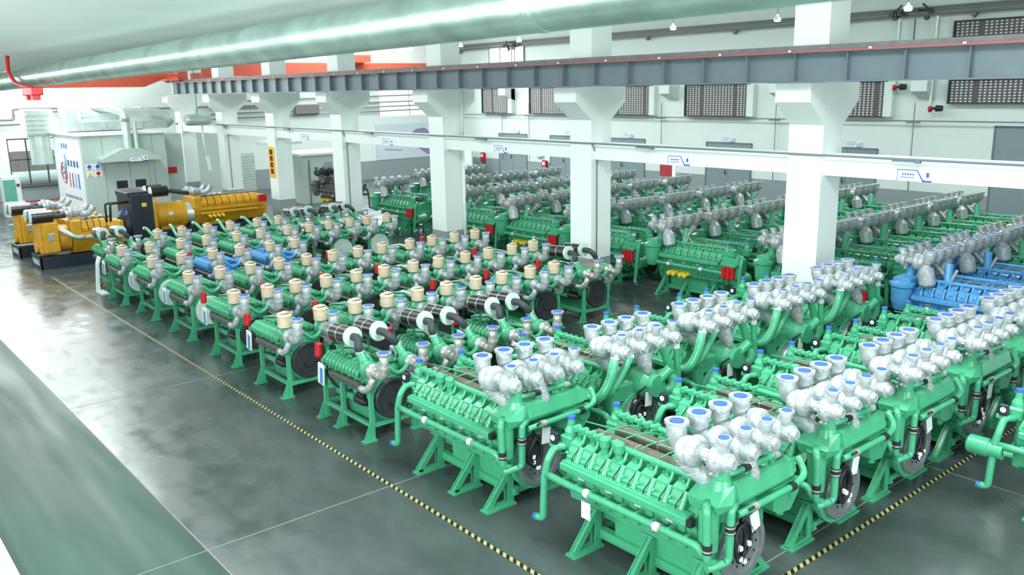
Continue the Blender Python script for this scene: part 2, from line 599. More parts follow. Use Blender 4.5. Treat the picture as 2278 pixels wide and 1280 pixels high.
# conduit on the tie beams, with drops down three columns
m = MB()
m.ring_path([(3.0, 14.75, 3.68), (-41.0, 14.75, 3.72)], 0.02, M_PIPE, 8)
for k in range(8):
    m.box((-1.2-5.9*k, 14.74, 3.66), (0.5, 0.04, 0.03), M_PIPE)
    m.box((-1.0-5.9*k, 14.735, 3.665), (0.1, 0.05, 0.07), M_PIPE, 0.005)
for xf in (-14.70, -26.62, -36.85):
    m.ring_path([(xf+0.02, 14.80, 3.7), (xf+0.02, 14.83, 3.6), (xf+0.02, 14.95, 3.4), (xf+0.02, 14.95, 1.0)], 0.014, M_PIPE, 6)
tag(m.build('conduit'), 'thin grey conduit along the white tie beams and down the columns', 'conduit')
m = MB()
m.ring_path([(-20.64, 15.42, 0.1), (-20.64, 15.42, 3.3)], 0.05, M_COLUMN, 10)
m.ring_path([(-20.64, 15.42, 3.7), (-20.64, 15.42, 5.0)], 0.05, M_COLUMN, 10)
tag(m.build('downpipe'), 'white downpipe on the right side of the third column', 'pipe')


# sign plates with a stepped blue line
def plate(x, y, z, w=0.6, h=0.2, parts=True, axis='y'):
    m = MB()
    m.b2((-w/2, -0.01, -h/2), (w/2, 0, h/2), M_SIGN)
    o = m.build('sign_plate')
    m = MB()
    t = h*0.07
    m.b2((-w/2, -0.014, h/2-t), (w*0.08, -0.009, h/2), M_SIGNB)
    m.prism([(w*0.05, h/2), (w*0.08, h/2), (w*0.28, -h/2+t), (w*0.28, -h/2), (w*0.25, -h/2)], 1, -0.014, -0.009, M_SIGNB)
    m.b2((w*0.25, -0.014, -h/2), (w/2, -0.009, -h/2+t*2), M_SIGNB)
    m.b2((-w/2, -0.014, -h/2), (-w/2+t*0.6, -0.009, h/2), M_SIGNB)
    for k in range(5):
        m.b2((-w*0.36+k*w*0.075, -0.013, h*0.02), (-w*0.31+k*w*0.075, -0.009, h*0.16), M_SIGNB)
    m.b2((-w*0.42, -0.013, -h*0.2), (w*0.0, -0.009, -h*0.14), M_SIGNB)
    m.b2((w*0.34, -0.013, -h*0.1), (w*0.42, -0.009, h*0.3), M_SIGNB)
    m.build('printed_mark', o)
    o.location = (x, y, z)
    if axis == 'x':
        o.rotation_euler = (0, 0, PI/2)
    return o


for x, w, l in ((-7.0, .60, 'right of the nearest column'), (-12.13, .60, 'between the two nearest columns'), (-18.2, .56, 'between second and third columns'),
                (-23.85, .6, 'between third and fourth columns'), (-29.5, .6, 'between fourth and fifth columns')):
    tag(plate(x, 14.878, 3.41, w), 'white area sign on the tie beam '+l, 'sign', 'area signs on the tie beams')
m = MB(); m.box((-12.45, 14.84, 3.18), (0.32, 0.08, 0.24), M_MAROONR, 0.01); m.box((-12.25, 14.86, 3.18), (0.08, 0.04, 0.24), M_SIGN)
tag(m.build('control_box'), 'small red box hanging under the tie beam between the two nearest columns', 'box')

# ------------------------------------------------------------------ far wall: doors, signs, louvers, pipes
for i, (xa, xb, h) in enumerate([(-40.5, -38.0, 2.4), (-36.0, -33.6, 2.4), (-31.9, -29.08, 2.4), (-25.3, -22.85, 2.4), (-19.6, -17.06, 2.4), (-12.8, -9.6, 3.36)]):
    m = MB()
    m.b2((xa, YF-0.03, 0), (xb, YF-0.015, h), M_DOOR)
    xm = (xa+xb)/2
    m.b2((xa-0.03, YF-0.05, 0), (xa+0.03, YF-0.013, h+0.03), M_PIPE); m.b2((xb-0.03, YF-0.05, 0), (xb+0.03, YF-0.013, h+0.03), M_PIPE)
    m.b2((xa, YF-0.05, h-0.02), (xb, YF-0.013, h+0.04), M_PIPE)
    m.b2((xm-0.012, YF-0.034, 0), (xm+0.012, YF-0.02, h), M_PIPE)
    d = struct(m, 'door_%d' % (i+1))
    m = MB(); m.cyl((xm-0.12, YF-0.08, 1.05), (xm-0.12, YF-0.03, 1.05), 0.03, M_DARKF, 8); m.b2((xm-0.14, YF-0.09, 1.0), (xm-0.10, YF-0.07, 1.2), M_DARKF)
    m.build('door_handle', d)
    if i < 5:
        tag(plate(xm+(0.3 if i != 3 else 0), YF-0.05, h+0.16, 0.62, 0.2), 'small white sign above the %s from the right of the far grey doors' % ordn_[4-i], 'sign', 'signs above the grey doors')


def louver(xa, xb, za, zb):
    o = MB()
    o.b2((xa-0.05, -0.3, za-0.05), (xb+0.05, 0, za), M_DARKF); o.b2((xa-0.05, -0.3, zb), (xb+0.05, 0, zb+0.05), M_DARKF)
    o.b2((xa-0.05, -0.3, za), (xa, 0, zb), M_DARKF); o.b2((xb, -0.3, za), (xb+0.05, 0, zb), M_DARKF)
    o.b2((xa, -0.2, za), (xb, -0.16, zb), M_LOUV)
    o.b2((xb+0.05, -0.28, za-0.02), (xb+0.4, -0.0, zb), M_WHITE)
    r = o.build('vent_grille')
    m = MB()
    nx = int((xb-xa)/0.16)
    nz = int((zb-za)/0.09)
    for i in range(nx):
        if i % 11 == 5:
            continue
        for j in range(nz):
            x = xa+(i+0.5)*(xb-xa)/nx; z = za+(j+0.5)*(zb-za)/nz
            m.b2((x-0.042, -0.225, z-0.022), (x+0.042, -0.2, z+0.022), M_BRICKW)
    m.build('vent_slats', r, kind='stuff')
    r.location = (0, YF-0.01, 0)
    return r


for xa, xb, za, zb, l in [(-41.7, -39.4, 3.62, 4.98, 'leftmost, beside the corner of the end wall'), (-37.4, -34.2, 3.62, 4.98, 'just left of the second nearest column'),
                          (-31.6, -28.7, 3.62, 4.98, 'partly behind the second nearest column'), (-26.4, -23.1, 3.62, 4.98, 'in full view between the two nearest columns'),
                          (-19.9, -16.9, 3.69, 4.98, 'partly behind the nearest column'), (-14.4, -8.9, 4.2, 4.98, 'below the crane girder near the right edge'),
                          (-14.4, -8.9, 6.3, 7.0, 'above the crane girder near the right edge')]:
    tag(louver(xa, xb, za, zb), 'dark vent grille, '+l, 'vent', 'vent grilles on the far wall')
m = MB()
for z, r, mt in ((3.5, 0.025, M_PIPE),):
    m.ring_path([(XE+0.2, YF-0.32, z), (5, YF-0.32, z+0.06)], r, mt, 6)
for x in (-40.0, -37.6, -33.0, -27.9, -21.6, -15.65, -9.9):
    m.ring_path([(x, YF-0.18, 0.9), (x, YF-0.18, 4.2)], 0.018, M_PIPE, 6)
    m.box((x, YF-0.25, 3.47), (0.5, 0.12, 0.05), M_PIPE)
tag(m.build('wall_conduit'), 'slim grey conduit along the far wall under the vent grilles', 'conduit')
m = MB()
M_BROWNP = mat('brown_grey_pipe', (128, 126, 122), 0.45)
for dz in (0, 0.14, 0.24):
    m.ring_path([(XE+0.2, YF-0.3, 7.33+dz), (5, YF-0.3, 7.33+dz)], 0.04 if dz else 0.05, M_BROWNP, 8)
for k in range(9):
    x = -3.8-5.0*k
    m.prism([(x-0.12, 7.28), (x+0.12, 7.28), (x, 7.12)], 1, YF-0.34, YF-0.1, M_BROWNP)
tag(m.build('pipe_run'), 'bundle of brown-grey pipes high on the far wall above the crane girder', 'pipe')
for x, l in ((-15.9, 'right'), (-38.6, 'left')):
    m = MB()
    rnd = random.Random(int(-x))
    for k in range(7):
        a = (x+rnd.uniform(-.7, .7), YF-0.35-rnd.uniform(0, .3), 7.3+rnd.uniform(-.2, .25))
        b = (a[0]+rnd.uniform(-.5, .5), a[1], a[2]+rnd.uniform(-.3, .3))
        m.ring_path([a, b], 0.035, M_DARKF, 6)
        m.cyl(a, (a[0], a[1]-0.1, a[2]), 0.09, M_DARKF, 10)
    m.ring_path([(x+0.1, YF-0.4, 7.2), (x+0.1, YF-0.4, 6.4)], 0.03, M_PIPE, 6)
    tag(m.build('valve_cluster'), 'dark tangle of pipe valves on the high wall pipes, the %s one' % l, 'valve')
for x, z, l in ((-14.95, 4.0, 'lower'), (-16.35, 4.78, 'upper')):
    m = MB()
    m.cyl((x, YF-0.45, z), (x, YF-0.45, 7.25), 0.06, M_GALV, 12)
    m.torus((x, YF-0.45, z-0.02), (1, 0, 0), 0.07, 0.06, M_RED, 14, 8)
    m.lathe((x+0.1, YF-0.45, z), (x+0.42, YF-0.4, z), [(0, 0.05), (0.3, 0.05), (0.3, 0.12), (1, 0.1)], M_BLACK, 12)
    tag(m.build('hose_end'), 'pipe with %s red and black hose coupling on the far wall' % l, 'hose coupling')
for x, y, z, l in ((-42.0, YF-0.1, 0.95, 'near the far corner of the hall'), (-36.4, YF-0.1, 0.75, 'between two grey doors on the far wall')):
    m = MB(); m.box((x, y, z), (0.36, 0.16, 0.55), M_RED, 0.03); m.box((x, y-0.085, z+0.1), (0.2, 0.01, 0.18), M_SIGN)
    tag(m.build('extinguisher_box'), 'red extinguisher box '+l, 'box')
m = MB(); m.b2((-43.9, YF-1.6, 0), (-41.2, YF-1.5, 1.9), M_WHITE); m.b2((-43.7, YF-1.62, 0.9), (-42.9, YF-1.6, 1.7), M_SIGN)
tag(m.build('partition_panel'), 'low white partition panel standing in the far corner', 'panel')
m = MB(); m.box((-36.85, YF-0.12, 1.45), (0.55, 0.2, 0.5), M_SIGN, 0.02)
tag(m.build('meter_box'), 'white meter box on the far wall between grey doors', 'box')

# high-bay lamps in the far bay
for k, x in enumerate((-8.0, -12.1, -16.23, -20.38, -24.5, -28.62, -32.7, -36.8)):
    m = MB()
    m.lathe((x, 24.5, 6.92), (x, 24.5, 7.1), [(0, 0.12), (0.4, 0.11), (0.6, 0.05), (1, 0.03)], M_GALV, 16)
    m.cyl((x, 24.5, 7.1), (x, 24.5, CEIL), 0.01, M_DARKF, 6)
    lo = m.build('high_bay_lamp')
    MB().lathe((x, 24.5, 6.88), (x, 24.5, 6.925), [(0, 0.08), (1, 0.11)], M_LAMP, 16).build('lamp_lens', lo)
    tag(lo, 'round white high-bay lamp hanging over the far bay', 'lamp', 'high-bay lamps over the far bay')
# roof glazing at the daylight strips and glowing sheets at the two added fill panels
for i, (x, y, sx, sy, p) in enumerate(SKY_AND_FILL):
    m = MB(); m.b2((x-sx/2-0.1, y-sy/2-0.1, CEIL-0.04), (x+sx/2+0.1, y+sy/2+0.1, CEIL-0.005), M_DAY)
    struct(m, 'window_roof_and_fill_%d' % (i+1))
m = MB(); m.b2((5.9, 1.2, 0.9), (5.95, 10.8, 6.3), M_DAY); struct(m, 'window_gate')
for i, (xa, xb) in enumerate(((-15.5, 1.5), (-34.5, -19.5))):
    m = MB(); m.b2((xa, YN+0.01, 3.5), (xb, YN+0.05, 6.3), M_DAY); struct(m, 'window_near_%d' % (i+1))
m = MB(); m.b2((-41.2, YF-0.06, 6.45), (-38.1, YF-0.03, 7.25), M_DAY)
for x in (-41.2, -40.2, -39.15, -38.1): m.b2((x-0.03, YF-0.09, 6.42), (x+0.03, YF-0.02, 7.28), M_PIPE)
m.b2((-41.2, YF-0.09, 6.4), (-38.1, YF-0.02, 6.46), M_PIPE)
struct(m, 'window_5')

# ------------------------------------------------------------------ cranes
m = MB()
m.b2((-41.0, 1.0, 5.36), (-40.6, 12.9, 6.02), M_CRANE, 0.01)
m.prism([(12.9, 5.36), (12.9, 6.02), (13.9, 6.02), (13.9, 5.75)], 0, -41.0, -40.6, M_CRANE)
m.b2((-41.7, 13.9, 5.61), (-39.2, 14.35, 6.0), M_CRANE, 0.02)
m.b2((-38.6, 1.0, 5.75), (-38.5, 13.9, 5.85), M_CRANE)
m.b2((-40.6, 13.3, 5.9), (-38.5, 13.5, 6.0), M_CRANE)
c = m.build('crane_bridge')
tag(c, 'orange-red crane bridge over the near bay, beside the white pipe', 'crane')
m = MB()
for x in (-41.4, -39.6): m.cyl((x, 14.1, 5.66), (x, 14.3, 5.66), 0.12, M_DARKF, 14)
m.build('wheel', c)
m = MB()
m.b2((-43.0, 16.4, 5.85), (-42.5, 31.5, 6.5), M_CRANE, 0.01)
m.b2((-43.6, 16.0, 5.62), (-41.8, 16.45, 6.0), M_CRANE, 0.02)
c = m.build('crane_bridge')
tag(c, 'red crane bridge over the far bay, seen between the white columns', 'crane')
m = MB()
m.b2((-42.5, 24.0, 6.5), (-41.7, 25.2, 6.9), M_CRANE, 0.02)
m.build('hoist', c)


# ------------------------------------------------------------------ engines
# local frame: x = 0 at the flywheel face, front end towards -x, y = -0.66 side one, z = 0 on the floor

M_WRAP = mat('white_heat_wrap', (182, 187, 192), 0.4, metal=0.15, noise=0.3, nscale=22, bump=0.9, bscale=35)


def stand_leg(parent, x, s, P, w=0.42, zt=0.47, inner=0.28):
    m = MB()
    yo, yi = s*(inner+w), s*inner
    m.box((x, (yo+yi)/2, 0.012), (0.15, w+0.04, 0.024), P)
    m.box((x, (yo+yi)/2, 0.035), (0.07, w, 0.03), P)
    m.box((x, yi+s*0.02, zt/2), (0.085, 0.05, zt), P)
    m.box((x+0.035, yi+s*0.045, zt/2), (0.012, 0.09, zt-0.02), P)
    m.box((x-0.035, yi+s*0.045, zt/2), (0.012, 0.09, zt-0.02), P)
    # diagonal strut
    a, b = Vector((x, yo-s*0.03, 0.03)), Vector((x, yi+s*0.03, zt-0.02))
    d = b-a
    ang = math.atan2(d.z, d.y)
    rot = Matrix.Rotation(ang, 3, 'X')
    m.box((a+b)/2, (0.05, d.length, 0.03), P, rot=rot)
    m.box((a+b)/2+Vector((0.03, 0, 0)), (0.01, d.length, 0.075), P, rot=rot)
    m.box((a+b)/2-Vector((0.03, 0, 0)), (0.01, d.length, 0.075), P, rot=rot)
    m.box((x, yi+s*0.02, zt+0.01), (0.17, 0.2, 0.02), P)
    return m.build('leg', parent)


def large_engine(P, variant='cooler', near=True, turbo_mat=None, caps=True):
    SV = turbo_mat or M_SILVER
    root = empty('diesel_engine')
    # ---- stand
    st = MB()
    for s in (-1, 1):
        st.box((-0.93, s*0.27, 0.17), (1.62, 0.05, 0.09), P)
        st.box((-0.93, s*0.27, 0.215), (1.62, 0.09, 0.012), P)
        st.box((-0.93, s*0.27, 0.125), (1.62, 0.09, 0.012), P)
    for x in (-1.67, -0.87, -0.2):
        st.box((x, 0, 0.15), (0.06, 0.6, 0.08), P)
    stand = st.build('stand', root)
    for x in (-1.67, -0.87, -0.2):
        for s in (-1, 1):
            stand_leg(stand, x, s, P)
    # ---- block and pan
    m = MB()
    m.prism([(-0.30, 0.44), (-0.42, 0.52), (-0.47, 0.74), (-0.5, 0.9), (-0.5, 1.0), (-0.30, 1.16), (-0.20, 1.16), (-0.06, 0.98), (0.06, 0.98),
             (0.20, 1.16), (0.30, 1.16), (0.5, 1.0), (0.5, 0.9), (0.47, 0.74), (0.42, 0.52), (0.30, 0.44)], 0, -1.96, -0.16, P)
    for s in (-1, 1):
        for i in range(8):
            x = -1.80+i*0.205
            m.box((x, s*0.49, 0.83), (0.15, 0.05, 0.11), P, 0.012)
            m.box((x, s*0.455, 0.66), (0.12, 0.05, 0.13), P, 0.012)
            m.cyl((x+0.08, s*0.49, 0.76), (x+0.08, s*0.525, 0.76), 0.022, P, 8)
        for i in range(4):
            m.box((-1.7+i*0.41, s*0.52, 0.86), (0.09, 0.03, 0.045), M_BOOTH, 0.008)
    m.box((-1.99, 0, 0.78), (0.12, 0.74, 0.66), P, 0.03)
    m.box((-2.06, 0.05, 0.62), (0.06, 0.5, 0.34), P, 0.02)
    m.cyl((-2.06, 0, 0.52), (-2.16, 0, 0.52), 0.13, P, 20)
    m.cyl((-2.06, 0.22, 0.78), (-2.15, 0.22, 0.78), 0.08, P, 16)
    m.build('engine_block', root)
    m = MB()
    m.prism([(-0.29, 0.46), (-0.27, 0.2), (0.27, 0.2), (0.29, 0.46)], 0, -1.42, -0.3, P)
    m.prism([(-0.27, 0.46), (-0.22, 0.32), (0.22, 0.32), (0.27, 0.46)], 0, -1.85, -1.42, P)
    m.box((-0.86, 0, 0.455), (1.2, 0.64, 0.02), P)
    m.build('oil_pan', root)
    # ---- heads with rocker covers
    def cover(mb, i, s):
        x = -1.84+i*0.205
        mb.prism([(s*0.50, 0.985), (s*0.525, 1.05), (s*0.455, 1.17), (s*0.44, 1.18), (s*0.31, 1.235), (s*0.28, 1.22), (s*0.28, 1.10)], 0, x-0.085, x+0.045, P)
        mb.prism([(s*0.46, 1.165), (s*0.455, 1.185), (s*0.30, 1.25), (s*0.28, 1.225)], 0, x-0.095, x+0.055, P)
        mb.prism([(s*0.50, 0.985), (s*0.50, 1.03), (s*0.42, 1.14), (s*0.28, 1.18), (s*0.28, 1.10)], 0, x+0.04, x+0.115, P)
        mb.cyl((x+0.082, s*0.535, 1.02), (x+0.082, s*0.44, 1.18), 0.034, P, 12)
        mb.cyl((x-0.02, s*0.37, 1.2), (x-0.02, s*0.375, 1.245), 0.02, P, 8)
        mb.cyl((x-0.05, s*0.535, 1.10), (x-0.05, s*0.555, 1.12), 0.018, P, 8)
        mb.box((x, s*0.555, 1.0), (0.13, 0.05, 0.05), P, 0.01)
        mb.ring_path([(x+0.05, s*0.52, 1.0), (x+0.03, s*0.565, 1.02), (x+0.035, s*0.55, 1.08), (x+0.055, s*0.50, 1.14), (x+0.05, s*0.46, 1.17)], 0.0065, M_BLACK, 5)
    for s in (-1, 1):
        if near:
            for i in range(8):
                mb = MB(); cover(mb, i, s); mb.build('rocker_cover', root)
        else:
            mb = MB()
            for i in range(8): cover(mb, i, s)
            mb.build('rocker_cover_row', root)
    # ---- rails and pipes along the sides
    for s in (-1, 1):
        m = MB()
        m.box((-1.05, s*0.60, 0.975), (1.74, 0.085, 0.085), P, 0.012)
        m.box((-1.05, s*0.56, 1.02), (1.72, 0.1, 0.02), P)
        m.box((-0.155, s*0.6, 0.975), (0.06, 0.07, 0.07), M_BLACK)
        m.build('coolant_rail', root)
        m = MB()
        if s < 0:
            m.tube([(-2.0, -0.36, 1.09), (-2.12, -0.52, 1.10), (-2.12, -0.62, 0.98), (-2.15, -0.65, 0.8), (-2.17, -0.66, 0.26), (-2.27, -0.68, 0.25)], 0.043, P, 14, 0.07)
            m.cyl((-2.26, -0.68, 0.25), (-2.285, -0.68, 0.25), 0.047, M_BLUECAP, 14)
        m.tube([(-2.13, s*0.64, 0.8), (-1.9, s*0.64, 0.8), (-0.02, s*0.64, 0.8), (0.02, s*0.62, 0.7)], 0.042, P, 14, 0.05)
        for i in range(9):
            x = -1.86+i*0.21
            m.box((x, s*0.6, 0.8), (0.035, 0.11, 0.105), P, 0.01)
        for x in (-1.48, -0.52):
            m.cyl((x-0.04, s*0.64, 0.8), (x+0.04, s*0.64, 0.8), 0.049, M_PAPER, 14)
            m.cyl((x-0.045, s*0.64, 0.8), (x-0.03, s*0.64, 0.8), 0.052, M_CHROME, 14)
            m.cyl((x+0.03, s*0.64, 0.8), (x+0.045, s*0.64, 0.8), 0.052, M_CHROME, 14)
        m.build('water_pipe', root)
        m = MB()
        m.tube([(-2.0, s*0.31, 1.30), (-1.9, s*0.33, 1.31), (-1.0, s*0.34, 1.30), (-0.28, s*0.34, 1.30), (-0.2, s*0.36, 1.22)], 0.034, P, 10, 0.05)
        for i in range(6):
            m.box((-1.95+i*0.115, s*0.33, 1.315), (0.06, 0.1, 0.075), P, 0.012)
        for i in range(8):
            m.cyl((-1.8+i*0.205, s*0.34, 1.30), (-1.8+i*0.205, s*0.40, 1.2), 0.02, P, 8)
        m.build('intake_manifold', root)
    if near:
        for x in (-1.46, -1.26):
            m = MB()
            m.lathe((x, -0.40, 1.20), (x, -0.40, 1.38), [(0, 0.04), (0.3, 0.045), (0.45, 0.06), (0.9, 0.062), (1, 0.05)], P, 12)
            m.build('breather', root)
    # ---- heat shields in the vee
    for y, xa, xb in ((-0.12, -1.86, -0.42), (0.15, -1.78, -0.42)):
        m = MB()
        m.prism([(y-0.065, 1.16), (y-0.065, 1.245), (y-0.035, 1.275), (y+0.035, 1.275), (y+0.065, 1.245), (y+0.065, 1.16)], 0, xa, xb, M_SHIELD)
        m.prism([(y-0.067, 1.16), (y-0.067, 1.247), (y-0.036, 1.279), (y+0.036, 1.279), (y+0.067, 1.247), (y+0.067, 1.16)], 0, xa+0.62, xa+0.635, M_CHROME)
        m.build('heat_shield', root)
    m = MB()
    for k in range(5):
        x = -1.7+k*0.28
        m.ring_path(fillet([(x, -0.30, 1.27), (x+0.05, -0.14, 1.335), (x+0.12, 0.12, 1.34), (x+0.2, 0.30, 1.27)], 0.05, 3), 0.008, P, 5)
    m.ring_path([(-1.95, -0.2, 1.36), (-1.4, -0.03, 1.33), (-0.5, 0.02, 1.31)], 0.009, P, 5)
    m.box((-0.78, 0.04, 1.26), (0.06, 0.3, 0.1), P, 0.01)
    m.build('fuel_line', root)
    # ---- thermostat housings and control box at the front end
    for s, x in ((-1, -2.05), (1, -1.98)):
        m = MB()
        m.lathe((x, s*0.33, 1.1), (x, s*0.33, 1.40), [(0, 0.075), (0.35, 0.08), (0.55, 0.075), (0.75, 0.045), (1, 0.04)], P, 14)
        m.box((x, s*0.33, 1.14), (0.18, 0.2, 0.16), P, 0.02)
        th = m.build('thermostat_housing', root)
        MB().cyl((x, s*0.33, 1.40), (x, s*0.33, 1.435), 0.045, M_BLUECAP, 14).build('plug', th)
    m = MB()
    m.box((-2.14, -0.50, 1.19), (0.1, 0.06, 0.14), M_NAVY, 0.01)
    m.cyl((-2.14, -0.53, 1.2), (-2.14, -0.536, 1.2), 0.033, M_SIGN, 16)
    m.box((-2.14, -0.47, 1.1), (0.16, 0.1, 0.06), P, 0.01)
    m.build('control_box', root)
    # ---- flywheel housing and flywheel
    m = MB()
    m.lathe((-0.2, 0, 0.58), (-0.02, 0, 0.58), [(0, 0.36), (0.6, 0.36), (0.7, 0.4), (1, 0.4)], P, 28)
    m.box((-0.12, 0, 1.0), (0.14, 0.8, 0.26), P, 0.03)
    for s in (-1, 1):
        m.box((-0.12, s*0.40, 0.8), (0.12, 0.16, 0.5), P, 0.03)
    m.build('flywheel_housing', root)
    m = MB()
    m.lathe((-0.03, 0, 0.58), (0.05, 0, 0.58), [(0, 0.345), (0.7, 0.345), (1, 0.33), (1, 0.27), (0.75, 0.265), (0.75, 0.12), (1.1, 0.11), (1.1, 0.02)], M_WHEEL2 if near else M_WHEEL, 36)
    for k in range(12):
        a = 2*PI*k/12
        m.cyl((0.02, 0.2*math.cos(a), 0.58+0.2*math.sin(a)), (0.04, 0.2*math.cos(a), 0.58+0.2*math.sin(a)), 0.012, M_BLACK, 6)
    m.build('flywheel', root)
    # ---- turbochargers
    for t in (-0.5, -0.165, 0.17, 0.505):
        m = MB()
        # large outlet elbow with flange
        m.ring_path(fillet([(-0.43, t, 1.885), (-0.43, t, 1.77), (-0.38, t, 1.66), (-0.22, t, 1.65)], 0.1, 5),
                    [0.102, 0.1, 0.1, 0.098, 0.096, 0.094, 0.092, 0.09, 0.088, 0.085, 0.082, 0.08, 0.08, 0.08][:14], SV, 16, True)
        m.lathe((-0.43, t, 1.865), (-0.43, t, 1.90), [(0, 0.1), (0.2, 0.118), (1, 0.118), (1, 0.085), (0.7, 0.08)], SV, 20)
        # turbine volute
        m.torus((-0.2, t, 1.66), (1, 0, 0), 0.09, 0.07, SV, 20, 10)
        m.lathe((-0.27, t, 1.66), (0.0, t, 1.66), [(0, 0.1), (0.5, 0.1), (0.6, 0.06), (1, 0.06)], SV, 16)
        # compressor
        m.lathe((0.0, t, 1.665), (0.24, t, 1.665), [(0, 0.055), (0.05, 0.12), (0.2, 0.135), (0.32, 0.12), (0.45, 0.095), (0.8, 0.085), (0.82, 0.06), (1, 0.05)], SV, 20)
        m.torus((0.06, t, 1.665), (1, 0, 0), 0.095, 0.045, SV, 20, 8)
        m.ring_path(fillet([(0.05, t, 1.72), (0.10, t, 1.82), (0.11, t, 1.88)], 0.05, 3), 0.066, SV, 14)
        m.lathe((0.11, t, 1.86), (0.11, t, 1.89), [(0, 0.06), (0.3, 0.075), (1, 0.075), (1, 0.05)], SV, 16)
        m.cyl((0.03, t, 1.5), (0.03, t, 1.6), 0.035, SV, 8)
        m.cyl((0.02, t-0.06, 1.52), (0.1, t-0.02, 1.58), 0.02, M_CHROME, 6)
        for k in range(6):
            a = k*PI/3
            m.cyl((-0.035, t+0.09*math.cos(a), 1.66+0.09*math.sin(a)), (0.0, t+0.09*math.cos(a), 1.66+0.09*math.sin(a)), 0.012, M_CHROME, 5)
        tb = m.build('turbocharger', root)
        if caps:
            MB().cyl((-0.43, t, 1.885), (-0.43, t, 1.903), 0.068, M_BLUECAP, 18).build('port_cap', tb)
            MB().cyl((0.11, t, 1.875), (0.11, t, 1.896), 0.052, M_BLUECAP, 16).build('port_cap', tb)
    # wrapped exhaust ducts below the turbochargers
    for s in (-1, 1):
        m = MB()
        m.ring_path(fillet([(-0.24, s*0.55, 1.70), (-0.33, s*0.50, 1.52), (-0.22, s*0.36, 1.36), (-0.16, s*0.27, 1.24)], 0.12, 6), 0.088, SV, 14)
        m.torus((-0.26, s*0.53, 1.66), (0.9, s*0.3, 0.25), 0.075, 0.07, SV, 18, 8)
        for q in ((-0.31, 0.53, 1.58), (-0.32, 0.49, 1.5), (-0.27, 0.42, 1.42)):
            m.torus((q[0], s*q[1], q[2]), (0.3, s*-0.3, -0.9), 0.088, 0.008, SV, 16, 5)
        m.build('exhaust_duct', root)
    m = MB()
    m.ring_path([(-0.08, -0.02, 1.62), (-0.04, 0.0, 1.5), (0.06, 0.04, 1.35), (0.10, 0.06, 1.18)], [0.15, 0.13, 0.085, 0.035], M_WRAP, 12)
    m.build('wrapped_bellows', root)
    if variant == 'cooler':
        for y in (-0.33, 0.28):
            m = MB()
            m.lathe((-0.02, y, 1.3), (-0.02, y, 1.56), [(0, 0.12), (0.35, 0.088), (1, 0.078)], P, 16)
            m.box((-0.02, y, 1.56), (0.16, 0.16, 0.025), P)
            m.build('turbo_riser', root)
        m = MB()
        # wide top plate on side one, long slanted box across the end
        tp = [(-0.24, -0.36, 1.335), (-0.22, -0.12, 1.36), (0.06, -0.10, 1.37), (0.11, -0.30, 1.355), (0.06, -0.40, 1.33)]
        lo = [(-0.24, -0.56, 1.23), (-0.22, -0.12, 1.2), (0.06, -0.10, 1.2), (0.16, -0.38, 1.2), (0.12, -0.56, 1.22)]
        bt = [(-0.22, -0.54, 1.13), (-0.20, -0.12, 1.12), (0.05, -0.10, 1.12), (0.12, -0.30, 1.12), (0.10, -0.54, 1.12)]
        m.add(tp+lo+bt, [(0, 1, 2, 3, 4)]+[(i, (i+1) % 5, 5+(i+1) % 5, 5+i) for i in range(5)]+[(5+i, 5+(i+1) % 5, 10+(i+1) % 5, 10+i) for i in range(5)]+[(14, 13, 12, 11, 10)], P)
        m.prism([(-0.10, 1.12), (-0.12, 1.33), (-0.04, 1.375), (0.08, 1.375), (0.125, 1.35), (0.165, 1.20), (0.12, 1.14)], 1, -0.28, 0.60, P)
        m.add([(-0.10, 0.60, 1.14), (-0.12, 0.60, 1.33), (-0.04, 0.60, 1.37), (0.08, 0.60, 1.37), (0.165, 0.60, 1.20), (-0.06, 0.76, 1.15), (-0.06, 0.76, 1.25), (-0.03, 0.76, 1.27), (0.05, 0.76, 1.27), (0.1, 0.76, 1.18)],
              [(5, 6, 7, 8, 9)]+[(i, (i+1) % 5, 5+(i+1) % 5, 5+i) for i in range(5)], P)
        m.box((0.13, 0.1, 1.185), (0.05, 0.8, 0.02), P)
        m.lathe((-0.02, -0.50, 0.70), (-0.02, -0.50, 1.18), [(0, 0.07), (0.06, 0.095), (0.94, 0.1), (1, 0.12)], P, 16)
        m.prism([(0.30, 0.90), (0.28, 1.14), (0.72, 1.14), (0.74, 0.98), (0.60, 0.82), (0.4, 0.84)], 0, -0.12, 0.15, P)
        m.cyl((0.14, 0.6, 1.0), (0.17, 0.6, 1.0), 0.05, P, 12)
        m.build('charge_cooler', root)
        m = MB()
        m.tube([(0.0, -0.34, 1.34), (0.0, -0.36, 1.44), (0.06, -0.26, 1.455), (0.09, 0.42, 1.455), (0.02, 0.58, 1.37)], 0.03, P, 12, 0.06)
        m.cyl((0.07, -0.12, 1.455), (0.075, -0.04, 1.455), 0.037, M_BLACK, 12)
        m.cyl((0.09, 0.34, 1.455), (0.09, 0.42, 1.455), 0.037, M_CHROME, 12)
        for y in (-0.1, 0.25):
            m.box((0.09, y+0.06, 1.41), (0.03, 0.03, 0.08), P)
        m.build('vent_pipe', root)
        m = MB()
        m.tube([(0.16, -0.30, 1.08), (0.19, -0.16, 1.10), (0.19, 0.58, 1.10), (0.17, 0.82, 1.14), (0.06, 0.82, 1.30)], 0.036, P, 12, 0.1)
        m.cyl((0.19, 0.5, 1.10), (0.19, 0.58, 1.10), 0.044, M_BLACK, 12)
        m.cyl((0.19, -0.13, 1.1), (0.19, -0.06, 1.10), 0.044, M_CHROME, 12)
        m.build('cooler_pipe', root)
        m = MB()
        m.tube([(-0.02, -0.54, 1.22), (0.05, -0.63, 1.19), (0.06, -0.62, 0.66), (0.07, -0.50, 0.62)], 0.04, P, 14, 0.07)
